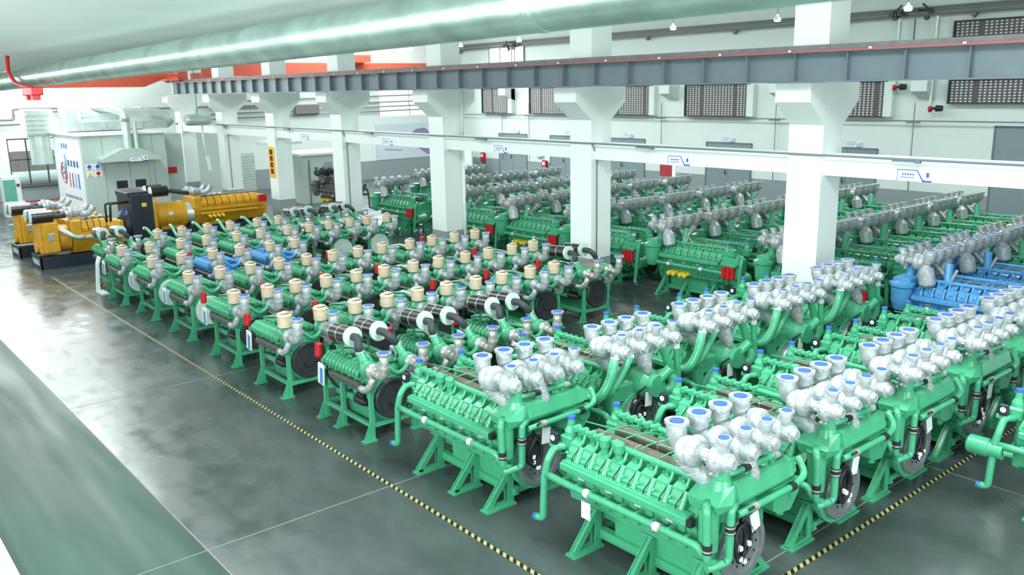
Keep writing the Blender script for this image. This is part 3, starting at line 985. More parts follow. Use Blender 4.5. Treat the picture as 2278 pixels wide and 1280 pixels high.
        m.cyl((0.06, -0.62, 0.76), (0.06, -0.62, 0.85), 0.047, M_BLACK, 14)
        m.cyl((0.06, -0.62, 0.78), (0.06, -0.62, 0.795), 0.051, M_CHROME, 14)
        m.build('riser_pipe', root)
        m = MB()
        m.tube([(0.11, -0.28, 1.16), (0.13, -0.37, 1.14), (0.13, -0.38, 0.62), (0.10, -0.48, 0.60), (0.06, -0.62, 0.60)], 0.042, P, 14, 0.08)
        m.cyl((0.13, -0.375, 0.90), (0.13, -0.375, 0.99), 0.049, M_BLACK, 14)
        m.cyl((0.13, -0.375, 0.91), (0.13, -0.375, 0.925), 0.053, M_CHROME, 14)
        m.cyl((0.13, -0.375, 0.965), (0.13, -0.375, 0.98), 0.053, M_CHROME, 14)
        m.build('riser_pipe', root)
    elif variant == 'ubend':
        for s in (-1,):
            m = MB()
            m.ring_path(fillet([(0.07, s*0.58, 1.58), (0.06, s*0.67, 1.25), (-0.02, s*0.80, 1.03), (-0.26, s*0.76, 1.02), (-0.36, s*0.52, 1.08)], 0.16, 6), 0.064, P, 16)
            m.lathe((0.07, s*0.555, 1.66), (0.068, s*0.60, 1.50), [(0, 0.05), (0.4, 0.05), (0.4, 0.062), (0.7, 0.062), (0.7, 0.05), (1, 0.05)], M_PAPER, 12)
            m.build('oil_drain_pipe', root)
        m = MB()
        m.ring_path(fillet([(0.08, -0.30, 1.55), (0.04, -0.52, 1.2), (-0.04, -0.62, 1.04)], 0.1, 4), 0.052, P, 12)
        m.cyl((0.08, -0.28, 1.58), (0.07, -0.33, 1.5), 0.05, M_PAPER, 12)
        m.build('oil_drain_pipe', root)
        m = MB()
        m.cyl((0.1, 0.30, 1.58), (0.1, 0.60, 1.0), 0.058, P, 14)
        m.torus((0.04, 0.6, 1.0), (0.3, 0.2, 1), 0.05, 0.09, P, 14, 8)
        m.build('oil_drain_pipe', root)
        m = MB()
        m.cyl((0.12, 0.57, 1.58), (0.12, 0.64, 1.0), 0.045, P, 12)
        m.cyl((0.12, 0.568, 1.6), (0.12, 0.58, 1.5), 0.05, M_PAPER, 12)
        m.build('oil_drain_pipe', root)
        m = MB()
        m.torus((0.06, 0.42, 1.02), (0.7, -0.4, 0.2), 0.12, 0.085, P, 16, 8)
        m.lathe((-0.16, 0.1, 1.08), (0.22, 0.1, 1.08), [(0, 0.2), (0.6, 0.2), (0.75, 0.15), (1, 0.15)], P, 18)
        m.cyl((0.1, 0.12, 1.05), (0.26, 0.30, 1.3), 0.07, P, 12)
        m.build('gear_case', root)
    # rotated engines show their other side: filters, drop pipe and a cooler bucket
    if variant == 'far':
        m = MB()
        m.lathe((0.02, 0.62, 0.72), (0.0, 0.62, 1.30), [(0, 0.12), (0.25, 0.17), (0.75, 0.2), (0.8, 0.23), (0.9, 0.23), (1, 0.1)], P, 16)
        m.box((0.0, 0.1, 1.25), (0.34, 1.2, 0.2), P, 0.03)
        m.build('charge_cooler', root)
        for y in (-0.34, 0.33):
            m = MB()
            m.lathe((0.0, y, 1.2), (-0.02, y, 1.6), [(0, 0.11), (0.3, 0.095), (1, 0.07)], P, 12)
            m.build('turbo_riser', root)
        m = MB()
        m.lathe((-0.36, 0.52, 1.62), (-0.42, 0.5, 1.22), [(0, 0.06), (0.3, 0.14), (0.9, 0.15), (1, 0.12)], SV, 16)
        m.cyl((-0.62, 0.12, 1.6), (-0.7, 0.3, 1.22), 0.075, P, 10)
        m.cyl((-0.2, -0.05, 1.6), (-0.6, -0.1, 1.22), 0.05, SV, 10)
        m.cyl((-0.85, 0.3, 1.55), (-0.72, 0.3, 1.24), 0.03, SV, 8)
        m.build('exhaust_outlet', root)
        for k in range(3):
            m = MB()
            x = -2.12-0.115*k
            m.lathe((x, 0.64, 0.68), (x, 0.64, 0.96), [(0, 0.04), (0.06, 0.056), (0.94, 0.056), (1, 0.04)], M_RED, 14)
            m.build('oil_filter', root)
        m = MB()
        m.box((-2.24, 0.55, 1.0), (0.42, 0.26, 0.08), P, 0.02)
        m.box((-2.2, 0.4, 0.9), (0.5, 0.3, 0.5), P, 0.04)
        m.box((-2.2, 0.45, 1.25), (0.16, 0.16, 0.2), P, 0.03)
        m.lathe((-2.35, 0.45, 0.62), (-2.35, 0.1, 0.62), [(0, 0.16), (1, 0.16)], P, 16)
        m.build('filter_head', root)
        for k in range(4):
            m = MB()
            x = -0.5-0.14*k-(0.06 if k > 1 else 0)
            m.lathe((x, 0.66, 0.56), (x, 0.40, 0.60), [(0, 0.04), (0.05, 0.056), (0.95, 0.056), (1, 0.04)], M_YFILT, 12)
            m.build('fuel_filter', root)
        m = MB()
        m.tube([(-2.35, 0.3, 1.15), (-2.5, 0.5, 1.2), (-2.56, 0.6, 1.1), (-2.5, 0.66, 0.2), (-2.58, 0.7, 0.16)], 0.04, P, 10, 0.06)
        m.cyl((-2.57, 0.7, 0.16), (-2.6, 0.71, 0.16), 0.043, M_BLUECAP, 10)
        m.build('drop_pipe', root)
    return root


def cable_coil(parent, seed):
    rnd = random.Random(seed)
    m = MB()
    for k in range(7):
        pts = []
        cy, cz = -0.17+rnd.uniform(-.03, .03), 0.74+rnd.uniform(-.05, .03)
        ry, rz_ = rnd.uniform(.07, .14), rnd.uniform(.14, .21)
        for j in range(18):
            a = 2*PI*j/18
            pts.append((0.10+0.02*k % 0.05+rnd.uniform(-.01, .01), cy+ry*math.cos(a), cz+rz_*math.sin(a)))
        m.ring_path(pts, 0.013+rnd.uniform(0, .006), M_BLACK, 6, False, True)
    for k in range(4):
        m.box((0.14, -0.15+rnd.uniform(-.08, .1), 0.55+rnd.uniform(-.04, .2)), (0.05, 0.04, 0.05), M_PAPER, 0.008)
    m.ring_path([(0.08, -0.15, 0.92), (0.14, -0.2, 1.05), (0.26, -0.2, 1.16)], 0.015, M_BLACK, 6)
    o = m.build('cable_coil', parent)
    m = MB()
    rot = Matrix.Rotation(rnd.uniform(-0.3, 0.3), 3, 'X')
    m.box((0.16, -0.02, 0.92), (0.006, 0.13, 0.2), M_PAPER, rot=rot)
    m.build('tag', parent)


# ---- the smaller engines with two turbochargers
def small_engine(P, filters=False, wheel=M_WHEEL, red=True, bag=True, three=False, risers=False):
    root = empty('compact_engine')
    L = -1.38 if three else -1.05
    st = MB()
    for s in (-1, 1):
        st.box((L/2, s*0.36, 0.23), (abs(L), 0.05, 0.06), P)
    for x in (0, L):
        st.box((x, 0, 0.23), (0.05, 0.72, 0.06), P)
    stand = st.build('stand', root)
    for x in ((0, -0.83, L) if three else (0, L)):
        for s in (-1, 1):
            m = MB()
            m.box((x, s*0.36, 0.39), (0.06, 0.06, 0.78), P)
            m.box((x, s*0.36, 0.78), (0.12, 0.12, 0.02), P)
            m.prism([(s*0.36, 0.28), (s*0.36, 0.02), (s*0.52, 0.02), (s*0.50, 0.06), (s*0.40, 0.28)], 0, x-0.006, x+0.006, P)
            m.box((x, s*0.42, 0.01), (0.12, 0.22, 0.02), P)
            m.build('leg', stand)
    m = MB()
    m.prism([(-0.18, 0.34), (-0.2, 0.5), (-0.21, 0.62), (-0.32, 0.86), (-0.28, 0.98), (-0.12, 0.98), (0, 0.86), (0.12, 0.98), (0.28, 0.98), (0.32, 0.86), (0.21, 0.62), (0.2, 0.5), (0.18, 0.34)], 0, -1.38, -0.12, P)
    m.box((-1.42, 0, 0.72), (0.1, 0.5, 0.5), P, 0.03)
    m.cyl((-1.46, 0, 0.6), (-1.54, 0, 0.6), 0.11, P, 18)
    m.lathe((-0.14, 0, 0.57), (-0.02, 0, 0.57), [(0, 0.28), (0.5, 0.28), (0.7, 0.33), (1, 0.33)], P, 24)
    for s in (-1, 1):
        for i in range(6):
            m.box((-1.25+i*0.2, s*0.235, 0.60), (0.11, 0.05, 0.13), P, 0.012)
            m.box((-1.15+i*0.2, s*0.25, 0.74), (0.025, 0.1, 0.16), P)
            m.cyl((-1.25+i*0.2, s*0.25, 0.78), (-1.25+i*0.2, s*0.34, 0.84), 0.03, P, 8)
        m.box((-0.75, s*0.27, 0.48), (0.42, 0.09, 0.1), P, 0.02)
    m.build('engine_block', root)
    m = MB()
    m.lathe((-0.55, -0.30, 0.50), (-0.2, -0.30, 0.50), [(0, 0.05), (0.1, 0.065), (0.7, 0.065), (0.75, 0.045), (1, 0.04)], M_BLACK, 14)
    m.cyl((-0.5, -0.30, 0.58), (-0.3, -0.30, 0.58), 0.028, M_BLACK, 10)
    m.build('starter_motor', root)
    m = MB()
    m.ring_path(fillet([(-1.32, -0.30, 0.9), (-1.38, -0.34, 0.7), (-1.1, -0.33, 0.55), (-0.7, -0.31, 0.58)], 0.1, 4), 0.018, M_BLACK, 8)
    m.ring_path(fillet([(-1.36, -0.2, 1.0), (-1.44, -0.25, 0.8), (-1.42, -0.2, 0.5)], 0.1, 4), 0.035, P, 8)
    m.ring_path(fillet([(-1.36, 0.2, 1.0), (-1.44, 0.25, 0.8), (-1.42, 0.2, 0.5)], 0.1, 4), 0.035, P, 8)
    m.build('hose', root)
    m = MB()
    m.prism([(-0.2, 0.36), (-0.17, 0.16), (0.17, 0.16), (0.2, 0.36)], 0, -0.95, -0.2, P)
    m.build('oil_pan', root)
    for s in (-1, 1):
        m = MB()
        for i in range(11):
            x = -1.3+i*0.1
            m.ring_path([(x, s*0.40, 0.90), (x, s*0.38, 0.98), (x, s*0.30, 1.04), (x, s*0.22, 1.04)], 0.038, P, 8)
        m.prism([(s*0.37, 0.86), (s*0.35, 0.95), (s*0.27, 1.0), (s*0.18, 0.98), (s*0.16, 0.9)], 0, -1.34, -0.26, P)
        for i in range(6): m.box((-1.24+i*0.18, s*0.2, 1.04), (0.1, 0.1, 0.06), P, 0.012)
        m.build('rocker_cover_row', root)
        m = MB()
        m.box((-0.58, s*0.43, 0.80), (0.86, 0.1, 0.09), M_SHIELD2, 0.012)
        m.box((-0.58, s*0.43, 0.848), (0.84, 0.075, 0.008), M_SHIELD)
        m.build('exhaust_manifold', root)
        # turbo with steel elbow and upright stack
        SV = M_CHROME if filters else M_SILVER
        m = MB()
        m.ring_path(fillet([(-0.16, s*0.43, 0.79), (-0.02, s*0.43, 0.78), (0.08, s*0.40, 0.86), (0.12, s*0.36, 1.0)], 0.08, 5), 0.055, SV, 12)
        m.torus((0.06, s*0.33, 1.07), (1, 0, 0), 0.075, 0.05, SV, 18, 8)
        m.lathe((0.0, s*0.33, 1.07), (0.2, s*0.33, 1.07), [(0, 0.1), (0.5, 0.1), (0.6, 0.07), (1, 0.07)], SV, 16)
        m.build('turbocharger', root)
        m = MB()
        m.ring_path(fillet([(0.16, s*0.33, 1.06), (0.33, s*0.33, 1.05), (0.37, s*0.33, 1.2), (0.38, s*0.33, 1.40)], 0.12, 6), 0.068 if filters else 0.085, SV, 16)
        for z in (1.18, 1.205):
            m.cyl((0.372, s*0.33, z), (0.373, s*0.33, z+0.012), 0.08 if filters else 0.093, SV, 16)
        m.lathe((0.38, s*0.33, 1.38), (0.38, s*0.33, 1.425), [(0, 0.085), (0.4, 0.105), (1, 0.105), (1, 0.075)], SV, 18)
        ex = m.build('exhaust_stack', root)
        MB().cyl((0.38, s*0.33, 1.41), (0.38, s*0.33, 1.43), 0.078, M_BLUECAP, 16).build('port_cap', ex)
        m = MB()
        m.lathe((-0.17, s*0.33, 1.07), (0.0, s*0.33, 1.07), [(0, 0.07), (0.2, 0.12), (0.6, 0.135), (1, 0.12)], P, 18)
        if filters:
            m.cyl((-0.14, s*0.33, 1.1), (-0.30, s*0.32, 1.27), 0.07, P, 14)
            m.lathe((-0.28, s*0.32, 1.25), (-0.31, s*0.32, 1.29), [(0, 0.076), (1, 0.076)], M_CHROME, 14)
        else:
            m.tube([(-0.12, s*0.33, 1.08), (-0.09, s*0.33, 1.21)], 0.075, P, 14)
        m.build('air_inlet', root)
        if not filters:
            m = MB()
            m.lathe((-0.09, s*0.33, 1.20), (-0.08, s*0.33, 1.44), [(0, 0.1), (0.06, 0.117), (0.8, 0.12), (0.82, 0.128), (0.9, 0.128), (1, 0.11)], M_BEIGE, 20)
            m.lathe((-0.08, s*0.33, 1.435), (-0.09, s*0.33, 1.48), [(0, 0.11), (0.5, 0.08), (1, 0.02)], M_CREAM, 10)
            m.build('inlet_cap', root)
    if filters:
        for y, dx in ((-0.28, 0.0), (0.17, 0.0)):
            f = MB()
            a, b = Vector((-1.13+dx, y, 1.41)), Vector((-0.57+dx, y, 1.45))
            f.lathe(a, b, [(0, 0.13), (0.03, 0.142), (0.97, 0.142)], M_PLEAT, 28)
            for q in (0.08, 0.5): f.lathe(a+(b-a)*q, a+(b-a)*(q+0.03), [(0, 0.146), (1, 0.146)], M_CHROME, 28)
            f.lathe(a+(b-a)*0.96, b+Vector((0.02, 0, 0)), [(0, 0.152), (1, 0.152)], M_LID, 28)
            f.lathe(b+Vector((0.019, 0, 0)), b+Vector((0.024, 0, 0)), [(0, 0.11), (1, 0.105)], M_LID, 24)
            fl = f.build('air_filter', root)
            h = MB()
            s = -1 if y < 0 else 1
            h.ring_path(fillet([b+Vector((0, 0, 0)), (-0.38, y-0.01, 1.47), (-0.28, y-0.02+0.06*s, 1.40), (-0.29, s*0.32, 1.27)], 0.12, 6), 0.06, M_HOSE, 14)
            h.build('intake_hose', root)
            k = MB()
            k.box((-0.9, y, 1.2), (0.03, 0.03, 0.3), P)
            k.box((-0.9, y, 1.27), (0.1, 0.2, 0.02), P)
            k.build('filter_bracket', root)
    m = MB()
    m.tube([(0.05, -0.26, 1.16), (0.12, -0.14, 1.14), (0.17, 0.0, 0.98), (0.14, 0.16, 1.02), (0.05, 0.3, 1.1)], 0.034, P, 10, 0.08)
    m.tube([(-0.2, -0.2, 1.12), (-0.6, -0.05, 1.12), (-1.1, 0.0, 1.10)], 0.04, P, 10, 0.1)
    m.build('crossover_pipe', root)
    m = MB()
    m.box((-1.15, 0.02, 1.08), (0.42, 0.34, 0.06), P, 0.015)
    m.box((-1.15, 0.02, 1.03), (0.36, 0.26, 0.08), P, 0.015)
    m.box((-0.6, 0.0, 0.94), (0.6, 0.2, 0.1), P, 0.03)
    m.ring_path([(-1.1, 0.09, 1.08), (-0.6, 0.1, 1.05), (-0.25, 0.16, 1.08)], 0.03, P, 8)
    m.ring_path([(-1.3, -0.14, 1.1), (-0.9, -0.1, 1.16), (-0.5, -0.14, 1.09)], 0.012, M_BLACK, 6)
    m.box((-0.85, 0.0, 1.0), (0.1, 0.14, 0.1), M_SHIELD2, 0.01)
    m.build('intercooler', root)
    m = MB()
    m.lathe((-0.03, 0, 0.58), (0.06, 0, 0.58), [(0, 0.305), (0.75, 0.305), (1, 0.292), (1, 0.25), (0.8, 0.242), (0.8, 0.09), (1.15, 0.09), (1.15, 0.03)], wheel, 32)
    m.build('flywheel', root)
    if red:
        m = MB()
        m.lathe((-1.44, -0.42, 0.97), (-1.44, -0.40, 1.19), [(0, 0.045), (0.08, 0.058), (0.92, 0.058), (1, 0.045)], M_RED, 14)
        m.build('oil_filter', root)
    if bag:
        m = MB()
        rot = Matrix.Rotation(0.12, 3, 'Y')
        m.box((-1.22, -0.50, 0.76), (0.17, 0.035, 0.34), M_PAPER, 0.008, rot)
        m.box((-1.18, -0.522, 0.74), (0.08, 0.004, 0.26), M_BAGBLUE, 0, rot)
        m.ring_path([(-1.26, -0.49, 0.92), (-1.25, -0.46, 1.0), (-1.18, -0.49, 0.92)], 0.006, M_CHROME, 5)
        m.build('document_bag', root)
    if risers:
        for s in (-1, 1):
            m = MB()
            m.tube([(-0.2, s*0.28, 1.12), (-0.5, s*0.3, 1.2), (-0.92, s*0.34, 1.38), (-1.04, s*0.36, 1.38)], 0.045, P, 10, 0.08)
            m.cyl((-1.03, s*0.358, 1.38), (-1.08, s*0.362, 1.38), 0.048, M_PAPER, 10)
            m.build('riser_pipe', root)
    return root


# ------------------------------------------------------------------ engines set out on the floor
ordn = ['first', 'second', 'third', 'fourth', 'fifth', 'sixth', 'seventh', 'eighth', 'ninth', 'tenth']


def put(proto, used, loc, rz, label, cat, group):
    if id(proto) in used:
        o = copy_tree(proto)
    else:
        o = proto
        used.add(id(proto))
    o.location = loc
    o.rotation_euler = (0, 0, rz)
    tag(o, label, cat, group)
    return o


USED = set()
P_COOL = large_engine(M_GREEN, 'cooler', True)
P_UB = large_engine(M_GREEN, 'ubend', True)
row1_y = [6.63, 8.48, 10.22, 11.97, 13.65]
row2_y = [6.56, 8.41, 10.2, 12.05, 13.9]
L1 = ['mint green engine nearest the corner where the striped floor tapes meet',
      'mint green engine beside the right-hand striped tape, second back from the tape corner',
      'mint green engine beside the right-hand striped tape, third back from the tape corner',
      'mint green engine beside the right-hand striped tape, fourth back from the tape corner',
      'mint green engine beside the right-hand striped tape, fifth back, cut by the frame edge',
      'mint green engine furthest back along the right-hand striped tape']
L2 = ['mint green engine between the tape-corner engine and the black-filter engines',
      'green engine with curved drain pipe, second in the row behind the tape-side engines',
      'green engine with curved drain pipe, third in the row behind the tape-side engines',
      'green engine with curved drain pipe, just before the nearest white column',
      'green engine with curved drain pipe, beside the foot of the nearest white column']
big = []
for y, l in zip(row1_y, L1):
    o = put(P_COOL, USED, (-4.52, y, 0), 0, l, 'engine', 'large engines in front of the columns')
    big.append(o)
for k, (y, l) in enumerate(zip(row2_y, L2)):
    o = put(P_COOL if k == 0 else P_UB, USED, (-7.42, y, 0), 0, l, 'engine', 'large engines in front of the columns')
    big.append(o)
for k, o in enumerate(big):
    cable_coil(o, 30+k)
MB().box((-1.46, -0.69, 0.63), (0.13, 0.006, 0.19), M_PAPER).build('tag', big[0])
# engine cut off by the right edge of the frame, its front end showing
o = put(P_COOL, USED, (-1.55, 11.1, 0), 0, 'mint green engine cut off at the frame edge, alone across the right-hand striped tape', 'engine', 'large engines in front of the columns')
m = MB(); m.lathe((-2.45, -0.62, 0.72), (-2.05, -0.62, 0.72), [(0, 0.1), (0.05, 0.115), (0.6, 0.115), (0.6, 0.1), (1, 0.1)], M_GREEN, 18)
m.cyl((-2.05, -0.62, 0.72), (-1.95, -0.6, 0.72), 0.05, M_GREEN, 12)
m.build('starter_motor', o)

# beyond the columns: rotated half a turn, turbochargers on the left
SV2 = mat('grey_heat_paint', (186, 191, 195), 0.38, metal=0.3, noise=0.2, nscale=12, bump=0.3, bscale=22)
P_FAR = large_engine(M_GREEN, 'far', False, SV2, False)
P_BLUE = large_engine(M_BLUEP, 'far', False, M_SILVER)
rowsC = [  # x of the flywheel face, y centres
         (-7.62, [16.7, 18.45, 20.2, 21.95]),
         (-10.7, [16.7, 18.45, 20.2, 21.95, 23.7, 25.4]),
         (-13.85, [16.7, 18.5, 20.3, 22.05, 23.8, 25.5]),
         (-16.9, [16.7, 18.5, 20.3, 22.05, 23.8]),
         (-19.93, [16.9, 18.65, 20.4, 22.2, 24.0]),
         (-22.75, [16.9, 18.7, 20.5, 22.3, 24.2]),
         (-25.9, [19.7, 21.5, 23.3]),
         (-27.6, [17.2, ]),
         (-29.2, [20.0, 22.0])]
rown = ['line running out at the right edge', 'line just right of the nearest column', 'line just left of the nearest column',
        'line just right of the second column', 'line just left of the second column', 'line right of the third column',
        'line just left of the third column', 'line beside the fourth column', 'leftmost line']
for r, (x0, ys) in enumerate(rowsC):
    for k, y in enumerate(ys):
        blue = (r == 0 and k < 2)
        pr = P_BLUE if blue else P_FAR
        c = 'blue' if blue else 'green'
        lab = '%s engine beyond the columns, %s in the %s' % (c, ordn[k], rown[r])
        if len(ys) == 1: lab = 'green engine with red filter, alone beside the fourth column'
        put(pr, USED, (x0, y, 0), PI, lab, 'engine', 'large engines beyond the columns')
pr = large_engine(M_GREY_ENG, 'far', False, M_SHIELD2)
put(pr, USED, (-33.6, 17.9, 0), PI, 'dark grey engine with blue front, beside the small cabin and fourth column', 'engine', None)

# smaller engines
PS = small_engine(M_GREEN)
PSB = small_engine(M_BLUEP, bag=False)
PSF = small_engine(M_GREEN, filters=True, three=True)
PSR = small_engine(M_GREEN, risers=True, red=False, bag=False)
PSFR = small_engine(M_GREEN, filters=True, three=False, risers=True, red=False, bag=False)
PSN = small_engine(M_GREEN, red=False, bag=False)
PSW = small_engine(M_GREEN, red=False, wheel=M_LID)
PSWN = small_engine(M_GREEN, red=False, wheel=M_LID, bag=False)
ys6 = [6.38, 7.68, 9.02, 10.38, 11.68, 12.95]
small_rows = [
    (-10.47, [6.38, 7.68, 9.04], [PSF, PSF, PSF], 'with two black air filters and steel stacks'),
    (-13.03, [6.33, 7.66, 8.98, 10.34, 11.75, 13.25], [PS, PS, PSN, PS, PS, PSF], 'second line from the camera'),
    (-15.27, [6.40, 7.64, 8.99, 10.38, 11.78, 13.15], [PS, PS, PS, PS, PSN, PS], 'third line from the camera'),
    (-17.62, [6.42, 7.75, 9.08, 10.4, 11.85, 13.2], [PSW, PS, PSN, PS, PSN, PS], 'fourth line from the camera'),
    (-19.89, [6.42, 7.81, 9.25], [PSW, PSB, PSB], 'fifth line from the camera'),
    (-21.92, [6.36, 7.79, 9.26, 10.7, 11.97, 13.2], [PSW, PSN, PSN, PSN, PSWN, PSWN], 'sixth line from the camera'),
    (-23.9, [6.55, 7.86, 9.23, 10.7, 12.1, 13.4], [PSFR, PSR, PSR, PSR, PSFR, PSFR], 'line nearest the yellow generator sets'),
]
for r, (x0, ys, prs, rn) in enumerate(small_rows):
    for k, (y, pr) in enumerate(zip(ys, prs)):
        c = 'blue' if pr is PSB else 'green'
        if r == 0:
            lab = 'compact green engine with black air filters, %s from the aisle in the nearest line' % ordn[k]
        else:
            f = 'with black air filters' if pr in (PSF, PSFR) else 'with beige inlet caps'
            lab = 'compact %s engine, %s from the aisle in the %s' % (c, ordn[k], rn)
        put(pr, USED, (x0, y, 0), 0, lab, 'engine', 'compact engines in the lines along the aisle')


# ------------------------------------------------------------------ test booth with posters, hood and ducts
BX, BY0, BY1, BZ = -36.6, 9.0, 12.2, 3.5
m = MB()
m.b2((-41.05, BY0, 0), (BX, BY1, BZ), M_BOOTH, 0.02)
m.b2((-41.05, BY1, 0), (BX-1.2, 13.3, 3.4), M_BOOTH, 0.02)
m.b2((-41.1, BY0-0.1, BZ), (BX+0.1, BY1+0.1, BZ+0.07), M_SIGN)
for y in (9.75, 11.65):
    m.b2((BX, y-0.01, 0), (BX+0.012, y+0.01, BZ), M_GREYP)
booth = m.build('test_booth')
tag(booth, 'pale green test booth with double doors and a posted side wall', 'booth')
for k, (ya, yb) in enumerate(((9.98, 10.68), (10.70, 11.40))):
    m = MB(); m.b2((BX, ya, 0.05), (BX+0.05, yb, 2.4), M_BOOTH, 0.01)
    d = m.build('door', booth)
    MB().b2((BX+0.05, ya+0.14, 1.40), (BX+0.062, yb-0.14, 1.70), M_NAVY).build('window_pane', d)
    yy = 10.66 if k == 0 else 10.74
    MB().b2((BX+0.05, yy-0.02, 1.0), (BX+0.09, yy+0.02, 1.3), M_DARKF).build('handle', d)
# poster on the aisle side
m = MB(); m.b2((-40.9, BY0-0.02, 0.1), (-36.75, BY0-0.004, 3.35), M_SIGN)
ps = m.build('poster', booth)
m = MB()
yq = BY0-0.026
m.torus((-39.6, yq, 1.95), (0, 1, 0), 0.42, 0.03, M_PINK, 26, 5)
m.torus((-39.6, yq, 1.95), (0, 1, 0), 0.26, 0.03, M_PURP, 22, 5)
m.torus((-39.6, yq, 2.45), (0, 1, 0), 0.5, 0.05, M_LBLUE, 26, 5, 0.2, 2.7)
for k in range(4):
    m.b2((-38.9+k*0.45, yq, 2.25), (-38.65+k*0.45, yq+0.008, 2.5), M_SIGNB if k % 2 else M_DARKF)
    m.b2((-38.9+k*0.45, yq, 1.4), (-38.72+k*0.45, yq+0.008, 2.0), (M_PINK, M_RED, M_LBLUE, M_SIGNB)[k])
for k in range(9):
    m.b2((-39.8+k*0.28, yq, 0.95), (-39.65+k*0.28, yq+0.008, 1.06), (M_SIGNB, M_PINK, M_DARKF)[k % 3])
for k in range(3):
    m.b2((-39.6+k*0.35, yq, 2.95), (-39.4+k*0.35, yq+0.008, 3.15), M_SIGNB)
m.build('printed_graphics', ps)
for (y, z, c1, c2) in ((9.2, 2.3, M_SIGNB, 'round'), (9.5, 2.3, M_SIGNB, 'round'), (9.2, 2.03, M_GOLD, 'tri'), (9.5, 2.03, M_RED, 'round')):
    m = MB(); m.b2((BX, y-0.13, z-0.14), (BX+0.012, y+0.13, z+0.12), M_SIGN)
    if c2 == 'round': m.cyl((BX+0.012, y, z+0.02), (BX+0.016, y, z+0.02), 0.08, c1, 18)
    else: m.prism([(y-0.09, z-0.06), (y+0.09, z-0.06), (y, z+0.1)], 0, BX+0.012, BX+0.016, c1)
    m.b2((BX+0.012, y-0.09, z-0.11), (BX+0.016, y+0.09, z-0.085), M_DARKF)
    m.build('safety_sign', booth)
m = MB(); m.b2((BX-1.2, 12.45, 1.75), (BX-1.12, 12.95, 2.0), M_RED, 0.01); m.build('red_box', booth)
# extractor hood and ducts
m = MB()
m.prism([(9.5, 2.62), (9.5, 2.5), (11.75, 2.5), (11.75, 2.62), (10.95, 2.98), (10.3, 2.98)], 0, BX, BX+0.75, M_BOOTH)
m.cyl((BX+0.35, 10.62, 2.95), (BX+0.35, 10.62, 4.3), 0.16, M_GALV, 18)
m.cyl((BX+0.35, 10.95, 2.95), (BX+0.35, 10.95, 4.0), 0.09, M_GALV, 14)
m.ring_path(fillet([(BX+0.35, 10.62, 4.0), (BX+0.35, 10.62, 4.35), (BX-0.4, 10.3, 4.55), (BX-1.6, 9.9, 4.6)], 0.3, 6), 0.17, M_GALV, 16)
h = m.build('extractor_hood', booth)
pl = (plate(BX+0.765, 10.85, 2.58, 0.7, 0.2, True, 'x'))
pl.parent = h
m = MB()
dp = [(9.2, 3.6), (9.2, 4.5), (12.2, 4.5), (12.7, 4.42), (13.1, 4.15), (13.3, 3.8), (13.3, 3.6)]
m.prism(dp, 0, -40.4, -39.2, M_GALV)
for y in (9.9, 10.7, 11.5, 12.2):
    m.b2((-40.42, y, 3.6), (-39.18, y+0.03, 4.52), M_CHROME)
m.ring_path(fillet([(-38.0, 9.4, 4.25), (-38.0, 11.2, 4.25), (-38.0, 12.6, 4.2), (-38.0, 13.0, 3.85)], 0.4, 6), 0.26, M_GALV, 18)
tag(m.build('air_duct'), 'boxy galvanised ducts lying over the booth roof', 'duct')
m = MB()
m.b2((-42.2, 8.1, 3.4), (-41.2, 9.2, 4.5), M_GALV, 0.03)
m.cyl((-41.7, 8.65, 3.45), (-41.7, 8.65, 2.2), 0.42, M_GALV, 20)
for k in range(5): m.b2((-41.19, 8.15, 3.5+k*0.19), (-41.12, 9.15, 3.6+k*0.19), M_GALV)
tag(m.build('air_handler'), 'galvanised louvered duct box in front of the end window', 'duct')
m = MB()
m.lathe((-37.2, 13.3, 3.95), (-37.2, 14.4, 3.95), [(0, 0.2), (0.1, 0.24), (0.9, 0.24), (1, 0.2)], M_GALV, 16)
m.ring_path([(-37.2, 14.0, 3.75), (-37.2, 14.02, 3.0), (-37.2, 14.15, 2.1)], 0.05, M_WHITE, 8)
m.cyl((-37.2, 14.1, 2.4), (-37.2, 14.18, 1.8), 0.09, M_WHITE, 10)
m.cyl((-37.2, 13.85, 4.15), (-37.2, 13.85, CEIL-0.001), 0.015, M_DARKF, 6)
tag(m.build('exhaust_arm'), 'hanging exhaust drum with slim white arm beside the booth', 'exhaust arm')
m = MB()
m.tube([(XE+0.15, 2.0, 4.05), (XE+0.15, 8.2, 4.05), (XE+0.15, 8.2, 4.5), (XE+0.15, 10.0, 4.5), (XE+0.15, 10.0, 4.3)], 0.05, M_BROWNP, 8, 0.1)
m.tube([(XE+0.15, 2.0, 3.85), (XE+0.15, 8.5, 3.85), (XE+0.15, 8.5, 4.35), (XE+0.15, 20.0, 4.38)], 0.04, M_BROWNP, 8, 0.1)
tag(m.build('pipe_run'), 'stepped brown pipes on the end wall above the dark-framed windows', 'pipe')
m = MB()
for k, z in enumerate((4.0, 4.25, 3.75, 4.6)):
    m.ring_path([(XE+0.15, 17.0, z), (XE+0.15, 31.0, z+0.15)], 0.035, M_BROWNP, 6)
m.box((XE+0.2, 22.3, 4.1), (0.2, 1.4, 0.5), M_BROWNP, 0.02)
tag(m.build('pipe_rack'), 'rack of brownish pipes on the end wall of the far bay', 'pipe')

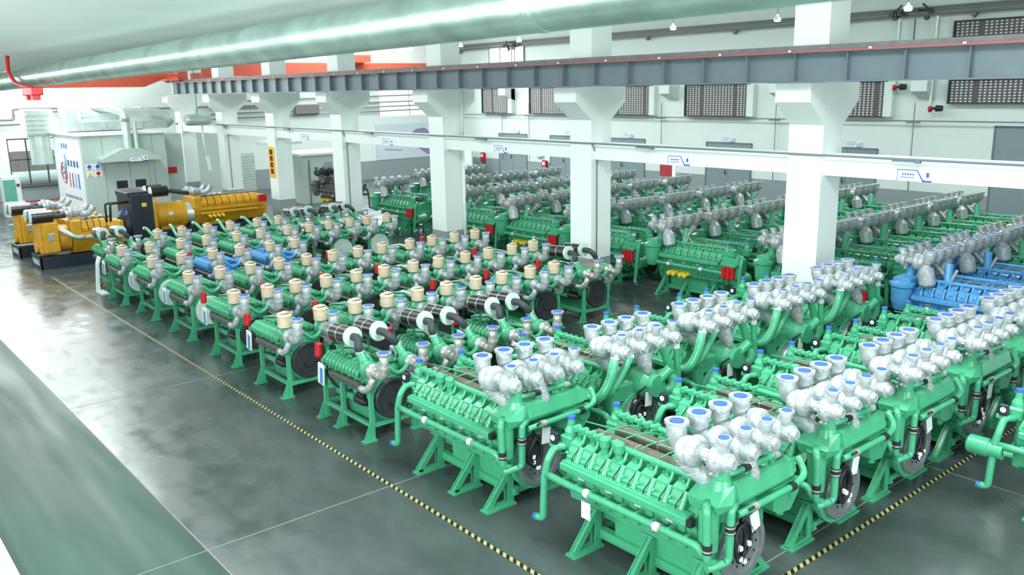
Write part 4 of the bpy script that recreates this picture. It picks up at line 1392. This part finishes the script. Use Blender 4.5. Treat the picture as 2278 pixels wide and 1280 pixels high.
# end wall details
m = MB(); m.b2((XE, 18.35, 0), (XE+0.05, 19.15, 1.95), M_BOOTH)
for k in range(12): m.b2((XE+0.05, 18.38, 0.1+k*0.15), (XE+0.065, 19.12, 0.19+k*0.15), M_GALV)
m.b2((XE, 18.28, 0), (XE+0.07, 18.35, 2.2), M_PIPE)
struct(m, 'door_shutter')
m = MB(); m.b2((XE, 15.9, 0), (XE+0.04, 17.4, 3.2), M_BOOTH); struct(m, 'door_tall')
m = MB()
m.b2((XE+0.013, 26.6, 1.06), (XE+0.04, 32.2, 3.1), mat('pale_banner', (206, 218, 226), 0.5))
bn = m.build('banner')
m = MB()
xb = XE+0.045
m.prism([(28.6, 2.2), (29.4, 2.75), (30.0, 2.8), (30.3, 2.6), (30.6, 2.8), (31.2, 2.75), (31.9, 2.2), (30.2, 1.2)], 0, xb, xb+0.006, M_PURP)
for k in range(4): m.b2((xb, 31.0+k*0.22, 1.55), (xb+0.006, 31.14+k*0.22, 1.72), M_DARKF)
for k in range(9): m.b2((xb, 27.2+k*0.13, 1.62-0.012*k), (xb+0.006, 27.28+k*0.13, 1.68-0.012*k), M_LEAF)
m.build('printed_heart', bn)
tag(bn, 'wide pale banner with violet heart on the end wall', 'banner')

# small cabin at the far bay side
m = MB()
m.b2((-38.6, 18.0, 0), (-36.2, 20.6, 2.2), M_BOOTH, 0.02)
m.b2((-38.7, 17.9, 2.2), (-36.1, 20.7, 2.3), M_SIGN)
cb = m.build('cabin')
tag(cb, 'small pale cabin with flat white roof behind the fourth column', 'cabin')
m = MB(); m.b2((-36.2, 18.3, 0.0), (-36.17, 18.36, 2.0), M_PIPE); m.b2((-36.2, 19.1, 1.55), (-36.17, 19.5, 1.85), M_GREYP); m.build('vent', cb)
m = MB(); m.b2((-37.8, 16.6, 2.75), (-36.2, 18.1, 2.9), M_SIGN, 0.02)
m.ring_path([(-37.3, 17.3, 2.9), (-37.3, 17.3, CEIL)], 0.01, M_PIPE, 6)
m.ring_path([(-36.9, 17.3, 2.9), (-36.9, 17.3, CEIL)], 0.02, M_PIPE, 6)
tag(m.build('canopy'), 'white flat canopy hanging above the small cabin', 'canopy')

# festive card on the fifth column
m = MB()
m.b2((-32.51, 14.755, 1.75), (-32.0, 14.772, 2.95), M_GOLD)
cd = m.build('wall_card')
m = MB()
for k in range(4): m.b2((-32.38, 14.748, 1.9+k*0.25), (-32.13, 14.755, 2.1+k*0.25), M_MAROON)
m.build('card_print', cd)
tag(cd, 'tall gold card with dark red print on the white column by the yellow engine', 'card')

# teal cabinet and barrier post at the left edge
m = MB()
m.b2((-42.6, 7.05, 0), (-42.0, 7.75, 1.75), M_SIGN, 0.02)
m.b2((-42.0, 7.08, 0.15), (-41.97, 7.55, 1.6), M_TEAL)
m.b2((-41.97, 7.58, 1.3), (-41.96, 7.7, 1.42), M_DARKF)
tag(m.build('cabinet'), 'white cabinet with teal door under the end window at the left edge', 'cabinet')
m = MB()
m.lathe((-39.6, 6.85, 0), (-39.6, 6.85, 0.95), [(0, 0.2), (0.02, 0.19), (0.03, 0.03), (1, 0.03)], M_CHROME, 14)
m.b2((-39.61, 6.85, 0.85), (-39.59, 8.9, 0.9), M_RED)
m.ring_path([(-39.6, 6.85, 0.9), (-40.5, 4.5, 0.92)], 0.02, M_RED, 6)
tag(m.build('barrier_post'), 'steel barrier post with red belt at the far left', 'barrier')
# floor stand in front of the farthest compact engines
m = MB()
m.prism([(5.82, 0.0), (5.88, 0.0), (5.93, 0.74), (6.0, 0.92), (5.96, 0.95), (5.89, 0.76)], 0, -24.03, -23.83, M_SIGN)
m.b2((-24.03, 5.82, 0.0), (-23.45, 6.0, 0.03), M_SIGN)
tag(m.build('display_stand'), 'white angled display stand on the floor by the last compact engine', 'stand')


# ------------------------------------------------------------------ yellow generator sets (long axis along y)
def genset(kind):
    r = empty('generator_set')
    # local: y from 0 (alternator end) towards +y; x to the right
    m = MB()
    if kind == 1:      # near one
        m.b2((-0.62, 0, 0.0), (0.62, 0.04, 0.36), M_NAVY); m.b2((-0.62, 3.5, 0.0), (0.62, 3.54, 0.36), M_NAVY)
        m.b2((-0.62, 0, 0.0), (-0.58, 3.54, 0.36), M_NAVY); m.b2((0.58, 0, 0.0), (0.62, 3.54, 0.36), M_NAVY)
        m.b2((-0.6, 0.02, 0.05), (0.6, 3.5, 0.3), M_BLACK)
        m.b2((-0.4, -0.01, 0.1), (0.4, 0.0, 0.26), M_GALV)
    else:
        m.b2((-0.6, 0, 0.0), (-0.45, 4.5, 0.3), M_NAVY); m.b2((0.45, 0, 0.0), (0.6, 4.5, 0.3), M_NAVY)
        for k in range(6): m.b2((-0.5, k*0.85, 0.05), (0.5, k*0.85+0.1, 0.25), M_NAVY)
    m.build('base_frame', r)
    if kind == 1:
        m = MB(); m.b2((-0.42, 0.1, 0.42), (0.35, 0.65, 1.38), M_YEL, 0.03)
        m.b2((0.35, 0.2, 0.45), (0.46, 0.62, 1.34), M_YEL, 0.02)
        m.lathe((-0.0, 0.15, 0.62), (0.0, 0.03, 0.62), [(0, 0.2), (1, 0.2)], M_YEL, 16)
        a = m.build('alternator', r)
        MB().box((0.47, 0.41, 0.92), (0.02, 0.18, 0.22), M_CHROME, 0.008).build('nameplate', a)
        m = MB(); m.lathe((0, 0.65, 0.8), (0, 1.0, 0.8), [(0, 0.4), (0.9, 0.4), (1, 0.34)], M_YEL, 22); m.build('alternator_barrel', r)
        y0, L, n = 1.0, 1.4, 5
    else:
        m = MB(); m.b2((-0.55, 0.0, 0.3), (0.55, 0.36, 1.38), M_YEL, 0.03); m.b2((0.55, 0.03, 0.35), (0.6, 0.33, 1.33), M_YEL, 0.01); m.build('terminal_box', r)
        m = MB(); m.lathe((0, 0.36, 0.75), (0, 1.45, 0.75), [(0, 0.46), (0.03, 0.48), (0.1, 0.48), (0.1, 0.465), (0.85, 0.465), (0.86, 0.5), (0.97, 0.5), (1, 0.4)], M_YEL, 26)
        m.b2((-0.35, 0.5, 0.25), (0.35, 1.3, 0.4), M_YEL)
        a = m.build('alternator', r)
        MB().box((0.47, 0.85, 0.86), (0.02, 0.15, 0.12), M_SIGN).build('nameplate', a)
        m = MB(); m.lathe((0, 1.45, 0.75), (0, 1.75, 0.75), [(0, 0.34), (1, 0.42)], M_GALV, 20); m.build('coupling_guard', r)
        y0, L, n = 1.7, 2.7, 8
    # engine
    m = MB()
    m.prism([(-0.25, 0.35), (-0.45, 0.7), (-0.5, 0.95), (-0.25, 1.2), (0.25, 1.2), (0.5, 0.95), (0.45, 0.7), (0.25, 0.35)], 1, y0, y0+L, M_YEL)
    m.b2((-0.4, y0+L, 0.5), (0.4, y0+L+0.12, 1.2), M_YEL, 0.03)
    m.b2((-0.5, y0-0.05, 0.9), (0.5, y0+0.3, 1.38), M_YEL, 0.06)
    for s in (-1, 1):
        m.b2((s*0.5, y0+0.15, 0.86), (s*0.58, y0+L-0.05, 0.95), M_YEL)
    m.build('engine_block', r)
    for s in (-1, 1):
        for i in range(n):
            yy = y0+0.35+i*(L-0.5)/n
            w = (L-0.5)/n*0.42
            m = MB()
            m.prism([(s*0.52, 1.0), (s*0.53, 1.1), (s*0.4, 1.28), (s*0.26, 1.32), (s*0.26, 1.15)], 1, yy-w, yy+w, M_YEL)
            m.box((s*0.49, yy, 1.12), (0.02, w*0.8, 0.06), M_DARKF)
            m.build('rocker_cover', r)
        m = MB()
        if kind == 1:
            m.b2((s*0.5, y0+0.3, 0.78), (s*0.62, y0+L-0.1, 0.88), M_GALV, 0.02)
            m.ring_path(fillet([(s*0.56, y0+0.3, 0.84), (s*0.58, y0+0.05, 0.85), (s*0.45, y0-0.35, 1.15)], 0.15, 4), 0.07, M_GALV, 12)
        else:
            m.b2((s*0.5, y0+0.2, 0.7), (s*0.58, y0+L-0.3, 0.8), M_YEL, 0.02)
        m.build('exhaust_manifold', r)
    m = MB()
    m.b2((-0.18, y0+0.2, 1.2), (0.18, y0+L-0.2, 1.36), M_SHIELD, 0.03)
    for k in range(4): m.b2((0.1, y0+0.45+k*0.2, 1.36), (0.2, y0+0.56+k*0.2, 1.42), M_SIGN, 0.01)
    m.build('heat_shield', r)
    for x in ((-0.4, 0.25) if kind == 1 else (-0.3, 0.3)):
        m = MB()
        m.torus((x, y0+0.05, 1.55), (0, 1, 0), 0.1, 0.06, M_SILVER, 16, 8)
        m.lathe((x, y0-0.1, 1.55), (x, y0+0.35, 1.55), [(0, 0.08), (0.4, 0.1), (0.5, 0.14), (0.8, 0.12), (1, 0.06)], M_SILVER, 14)
        m.ring_path(fillet([(x, y0+0.3, 1.5), (x+0.1, y0+0.55, 1.5), (x+0.12, y0+0.7, 1.72)], 0.12, 5), 0.09, M_SILVER, 14)
        m.build('turbocharger', r)
        m = MB()
        ya = -0.05 if kind == 1 else y0-1.45
        z = 1.52 if kind == 1 else 1.66
        m.lathe((x, ya, z), (x, ya+0.6, z), [(0, 0.16), (0.02, 0.19), (0.3, 0.19), (0.3, 0.2), (0.34, 0.2), (0.34, 0.19), (0.97, 0.19), (1, 0.17)], M_PLEAT, 22)
        m.lathe((x, ya-0.02, z), (x, ya+0.02, z), [(0, 0.17), (1, 0.19)], M_LID, 22)
        m.b2((x-0.03, ya+0.2, 1.3), (x+0.03, ya+0.24, z-0.15), M_SIGN); m.b2((x-0.03, ya+0.45, 1.3), (x+0.03, ya+0.49, z-0.15), M_SIGN)
        m.build('air_filter', r)
        m = MB()
        m.ring_path(fillet([(x, ya+0.6, z), (x, ya+0.72, z-0.02), (x, y0-0.1, 1.50)], 0.1, 4), 0.075, M_HOSE, 12)
        m.build('intake_hose', r)
    if kind == 1:
        m = MB()
        m.b2((-0.75, 2.7, 0.3), (0.75, 3.35, 1.98), M_NAVY, 0.02)
        m.b2((-0.7, 2.65, 1.9), (0.6, 3.3, 2.05), M_NAVY, 0.02)
        m.b2((0.75, 3.0, 1.6), (0.76, 3.15, 1.72), M_GOLD)
        m.b2((0.75, 2.98, 0.3), (0.765, 3.0, 1.98), M_BLACK)
        m.build('radiator', r)
        m = MB()
        for k in range(2):
            m.tube([(0.3+0.12*k, 2.7, 1.75), (0.3+0.12*k, 2.05+0.12*k, 1.75), (0.45, 2.0+0.12*k, 1.2)], 0.035, M_BLACK, 8, 0.08)
        m.build('coolant_hose', r)
        m = MB(); m.lathe((0.0, 2.45, 1.0), (0.0, 2.7, 1.0), [(0, 0.25), (0.5, 0.45), (1, 0.5)], M_NAVY, 20)
        m.cyl((0.35, 2.55, 1.4), (0.35, 2.55, 1.55), 0.06, M_SIGNB, 10); m.build('fan', r)
    else:
        for k in range(3):
            MB().lathe((0.66, y0+L-0.28+0.12*k, 0.98), (0.66, y0+L-0.28+0.12*k, 1.25), [(0, 0.045), (0.06, 0.058), (0.94, 0.058), (1, 0.045)], M_RED, 12).build('oil_filter', r)
        for k in range(4):
            MB().lathe((0.72, y0+0.5+0.16*k, 0.62), (0.45, y0+0.5+0.16*k, 0.66), [(0, 0.04), (0.05, 0.055), (0.95, 0.055), (1, 0.04)], M_YFILT, 12).build('fuel_filter', r)
        m = MB(); m.b2((-0.28, y0+0.3, 0.1), (0.28, y0+1.4, 0.4), M_YEL, 0.03); m.build('oil_pan', r)
    return r


g = genset(1); g.location = (-28.9, 5.45, 0)
tag(g, 'yellow generator set on a black drip tray with tall dark radiator', 'generator')
g = genset(1); g.location = (-31.5, 5.4, 0)
for c in list(g.children):
    if c.name.split('.')[0] in ('radiator', 'coolant_hose', 'fan'): bpy.data.objects.remove(c)
tag(g, 'yellow generator set furthest left, without radiator, behind the one on the drip tray', 'generator')
g = genset(2); g.location = (-32.0, 9.6, 0)
tag(g, 'long yellow generator set with barrel alternator and red filters by the booth', 'generator')

# dark basket on the floor between the lines
m = MB()
for k in range(6):
    m.b2((-19.9+k*0.14, 14.5, 0), (-19.87+k*0.14, 14.53, 0.6), M_BLACK); m.b2((-19.9, 14.5, 0.1*k), (-19.17, 14.53, 0.1*k+0.03), M_BLACK)
m.b2((-19.9, 14.53, 0), (-19.17, 15.0, 0.05), M_BLACK); m.b2((-19.9, 14.97, 0), (-19.17, 15.0, 0.6), M_BLACK)
m.b2((-19.93, 14.5, 0), (-19.9, 15.0, 0.6), M_BLACK); m.b2((-19.17, 14.5, 0), (-19.14, 15.0, 0.6), M_BLACK)
tag(m.build('crate'), 'dark open grid crate standing left of the third column foot', 'crate')
m = MB(); m.box((-14.2, 14.35, 0.45), (0.45, 0.4, 0.9), M_CARD, 0.01)
tag(m.build('carton'), 'brown carton at the foot of the second nearest column', 'box')

# ------------------------------------------------------------------ pipe and duct passing just above the camera
m = MB()
n = 40
pts = [(3.0-25.0*i/n, 2.38, 5.386-0.0112*25.0*i/n) for i in range(n+1)]
m.ring_path(pts, 0.112, M_OPIPE, 32)
for i in (9, 21, 31):
    x, y, z = pts[i]
    m.lathe((x-0.03, y, z), (x+0.03, y, z), [(0, 0.113), (0.2, 0.115), (0.8, 0.115), (1, 0.113)], M_OPIPE, 32)
pd = m.build('overhead_pipe')
tag(pd, 'long galvanised pipe crossing the top of the view close to the camera', 'pipe')
m = MB()
m.ring_path(fillet([(-11.85, 2.24, 5.48), (-11.82, 2.22, 5.30), (-11.55, 2.22, 5.17), (-11.1, 2.22, 5.12), (-10.75, 2.24, 5.10)], 0.2, 6), 0.022, M_RED, 10)
m.b2((-11.05, 2.18, 5.02), (-10.6, 2.30, 5.11), M_RED, 0.01)
m.b2((-11.0, 2.2, 4.97), (-10.92, 2.28, 5.03), M_RED); m.b2((-10.74, 2.2, 4.97), (-10.66, 2.28, 5.03), M_RED)
hg = m.build('pipe_hanger')
tag(hg, 'curved red hanger under the overhead pipe at the left', 'hanger')
m = MB()
m.b2((-20.0, 0.55, 5.50), (3.0, 3.65, 6.0), M_ODUCT, 0.01)
tag(m.build('overhead_duct'), 'flat galvanised duct filling the top left corner, above the round pipe', 'duct')
